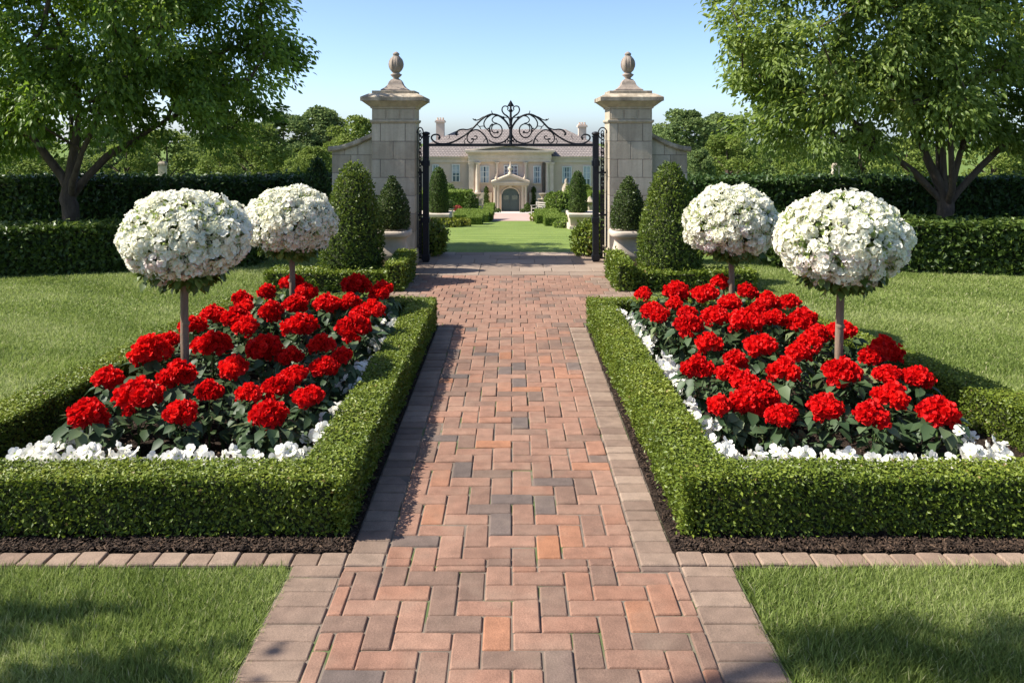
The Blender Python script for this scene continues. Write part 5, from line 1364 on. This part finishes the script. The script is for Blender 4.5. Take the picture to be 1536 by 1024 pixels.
def window(px0, px1, pt, pb, y, curtain, mull=1, half=0):
    a, b_, zt, zb = hx(px0), hx(px1), hz(pt), hz(pb)
    def fr(m):
        t = .09
        m.box(a-t, a, y-.12, y+.05, zb, zt); m.box(b_, b_+t, y-.12, y+.05, zb, zt); m.box(a-t, b_+t, y-.121, y+.05, zt, zt+t)
        for k in range(mull):
            xm = a + (b_-a)*(k+1)/(mull+1); m.box(xm-.035, xm+.035, y-.055, y+.02, zb, zt)
        for f_ in (.34, .68):
            zz = zb + (zt-zb)*f_; m.box(a, b_, y-.045, y+.02, zz-.025, zz+.025)
    f = hpart('window', M['hframe'], fr)
    hpart('sill', M['htrim'], lambda m: m.box(a-.2, b_+.2, y-.16, y+.03, zb-.12, zb-.002), f)
    hpart('pane', M['glass'], lambda m: m.box(a, b_, y-.012, y+.02, zb, zt), f)
    if curtain:
        w_ = (b_-a)
        hpart('curtain', M['curtain'], lambda m: (m.box(a+.02, a+w_*.27, y-.02, y-.013, zb+(zt-zb)*half, zt-.02), m.box(b_-w_*.27, b_-.02, y-.02, y-.013, zb+(zt-zb)*half, zt-.02)) if half == 0 else m.box(a+.02, b_-.02, y-.02, y-.013, zb+(zt-zb)*half, zt-.02), f)
for w_ in ((678, 687.5, 248.5, 273, YB, 1, 1, .5), (648, 655, 249, 273, YB, 1, 1, 0), (721, 732.5, 250.5, 274, CY, 1, 2, 0), (757, 775.5, 249.5, 264, CY, 0, 3, 0), (801.5, 810.5, 250.5, 274.5, CY, 1, 1, 0), (845.5, 857.5, 252, 275, YB, 1, 1, 0), (877.5, 886, 251, 279, YB, 1, 1, .35)):
    window(*w_)
hpart('dark_upright', M['hdark'], lambda m: (m.tube([(hx(815.3), CY-.25, hz(288)), (hx(815.3), CY-.25, hz(246))], .13, 8), m.box(hx(813.4), hx(817.2), CY-.42, CY-.1, hz(247), hz(244.5))))  # dark brown upright with a box head
# portico
PYF = HY - 2.0
qx = lambda px: X(px, PYF); qz = lambda py: Z(py, PYF)
pl, pr_ = qx(741), qx(790)
def arch_wall(m):
    a, b_ = qx(752.5), qx(778.8); sp, tp_ = qz(291), qz(281.3); top_ = qz(278); c_ = (a+b_)/2; hw_ = (b_-a)/2; y0, y1 = PYF+.25, PYF+.75; zb = HG-.3
    m.box(pl, a, y0, y1, zb, top_); m.box(b_, pr_, y0, y1, zb, top_)
    n = 16; ar = [(c_ - hw_*math.cos(math.pi*k/n), sp + (tp_-sp)*math.sin(math.pi*k/n)) for k in range(n+1)]
    for k in range(n):
        p, q = ar[k], ar[k+1]
        V = [(p[0], y0, p[1]), (q[0], y0, q[1]), (q[0], y0, top_), (p[0], y0, top_), (p[0], y1, p[1]), (q[0], y1, q[1]), (q[0], y1, top_), (p[0], y1, top_)]
        m.add(V, [(0, 1, 2, 3), (4, 7, 6, 5), (0, 4, 5, 1)])
    # moulded arch band
    m.tube([(p[0]*1.0, y0-.02, p[1]) for p in ar], .09, 6, smooth=False)
    m.box(a-.09, a+.0, y0-.08, y0, zb, sp); m.box(b_, b_+.09, y0-.08, y0, zb, sp)
    m.extrude_xz([(c_-.12, tp_-.05), (c_+.12, tp_-.05), (c_+.18, tp_+.32), (c_-.18, tp_+.32)], y0-.14, y0, 0)
    m.box(pl, pl+.4, y1, HY+.34, zb, top_); m.box(pr_-.4, pr_, y1, HY+.34, zb, top_)
po = hpart('portico', M['hport'], arch_wall)
hpart('entablature', M['hport'], lambda m: (m.box(pl-.2, pr_+.2, PYF-.4, HY+.34, qz(278), qz(275)), m.box(pl-.28, pr_+.28, PYF-.48, HY+.34, qz(275), qz(272.3))), po)
def pp(m):
    a, b_, c_ = pl-.28, pr_+.28, (pl+pr_)/2; zb, zt = qz(272.3), qz(261)
    m.extrude_xz([(a+.3, zb), (b_-.3, zb), (c_, zt-.12)], PYF-.35, HY+.34)
    for s0, s1 in ((a, c_), (b_, c_)):
        pts = [(s0, zb), (s1, zt), (s1, zt-.16), (s0 + (.45 if s0 < c_ else -.45), zb+.001)]
        m.extrude_xz(pts, PYF-.5, HY+.338)
hpart('pediment', M['hport'], pp, po)
for px in (742.5, 747, 784, 788.5):
    def col2(m, px=px):
        x = qx(px); r = .135; zt, zb = qz(278), HG-.2
        m.lathe([(r*1.35, zb), (r*1.35, zb+.35), (r*1.05, zb+.45), (r, zb+1), (r*.86, zt-.3), (r*1.3, zt-.1), (r*1.3, zt)], x, PYF-.12, 14)
    hpart('column', M['hport'], col2, po)
def ur(m):
    for px, pb, s_ in ((765.5, 261.5, 1.0), (744.5, 272.3, .62), (787, 272.3, .62)):
        x, zb = qx(px), qz(pb)
        m.lathe([(.2*s_, zb), (.2*s_, zb+.18*s_), (.08*s_, zb+.28*s_), (.24*s_, zb+.5*s_), (.22*s_, zb+.62*s_), (.07*s_, zb+.78*s_), (.04*s_, zb+1.1*s_), (.01, zb+1.2*s_)], x, PYF-.2, 12)
hpart('roof_urns', M['hport'], ur, po)
def door(m):
    a, b_ = qx(752.5), qx(778.8); c_ = (a+b_)/2; hw_ = (b_-a)/2; sp, tp_ = qz(291), qz(281.3); y = PYF+.6; n = 16
    pts = [(a, HG-.1), (b_, HG-.1)] + [(c_ + hw_*math.cos(math.pi*k/n), sp + (tp_-sp)*math.sin(math.pi*k/n)) for k in range(n+1)]
    m.extrude_xz(pts, y, y+.06)
    for s_ in (-1, 1):
        x0, x1 = sorted((c_ + s_*.03, c_ + s_*(hw_-.04)))
        m.box(x0, x0+.09, y-.03, y, HG-.1, sp); m.box(x1-.09, x1, y-.03, y, HG-.1, sp)
        for zz in (HG+.05, HG+1.1, sp-.1): m.box(x0+.09, x1-.09, y-.029, y, zz-.07, zz+.07)
    m.box(c_-.025, c_+.025, y-.05, y, HG-.1, tp_-.02)
dr = hpart('door', M['hdoor'], door)
def dglass(m):
    a, b_ = qx(752.5), qx(778.8); c_ = (a+b_)/2; hw_ = (b_-a)/2; sp = qz(291); y = PYF+.6
    for s_ in (-1, 1):
        x0, x1 = sorted((c_ + s_*.14, c_ + s_*(hw_-.15))); m.box(x0, x1, y-.015, y-.004, HG+1.2, sp-.18)
hpart('pane', M['doorglass'], dglass, dr)
hpart('handle', M['hdark'], lambda m: m.box(qx(765.6)-.10, qx(765.6)-.06, PYF+.50, PYF+.57, HG+.9, HG+1.1), dr)
hpart('step', M['htrim'], lambda m: (m.box(pl-.4, pr_+.4, PYF-1.0, PYF+.2, HG-.3, HG+.06),))

# ------------------------------------------------------------------ light, sky, camera
SUN_EL, SUN_AZ = math.radians(46), math.radians(-3.5)     # azimuth: a little to the camera's side of due left
sd = Vector((-math.cos(SUN_EL)*math.cos(SUN_AZ), math.cos(SUN_EL)*math.sin(SUN_AZ), math.sin(SUN_EL)))
L = bpy.data.lights.new('sun', 'SUN'); L.energy = 5.0; L.angle = math.radians(.5); L.color = (1, .95, .86)
lo = bpy.data.objects.new('sun', L); C.objects.link(lo); lo.rotation_euler = sd.to_track_quat('Z', 'Y').to_euler(); lo.location = (-20, 5, 20)
w = bpy.data.worlds.new('World'); bpy.context.scene.world = w; w.use_nodes = True
nt = w.node_tree; bg = nt.nodes['Background']; sky = nt.nodes.new('ShaderNodeTexSky')
sky.sky_type = 'NISHITA'; sky.sun_disc = False; sky.sun_elevation = SUN_EL
sky.sun_rotation = math.atan2(sd.x, sd.y); sky.air_density = .60; sky.dust_density = .85; sky.ozone_density = 3.3; sky.altitude = 0
nt.links.new(sky.outputs[0], bg.inputs[0]); bg.inputs[1].default_value = .128
cam = bpy.data.cameras.new('camera'); co = bpy.data.objects.new('camera', cam); C.objects.link(co)
co.location = (0, 0, EYE); co.rotation_euler = (math.radians(90), 0, 0)
cam.sensor_width = 36; cam.lens = 36*F/1536; cam.shift_y = -(512-HOR)/1536; cam.clip_end = 2000; cam.clip_start = .05
sc = bpy.context.scene; sc.camera = co
sc.view_settings.view_transform = 'Standard'; sc.view_settings.look = 'None'; sc.view_settings.gamma = 1; sc.view_settings.exposure = .95
sc.cycles.use_denoising = True; sc.cycles.max_bounces = 10; sc.cycles.diffuse_bounces = 5; sc.cycles.transmission_bounces = 6
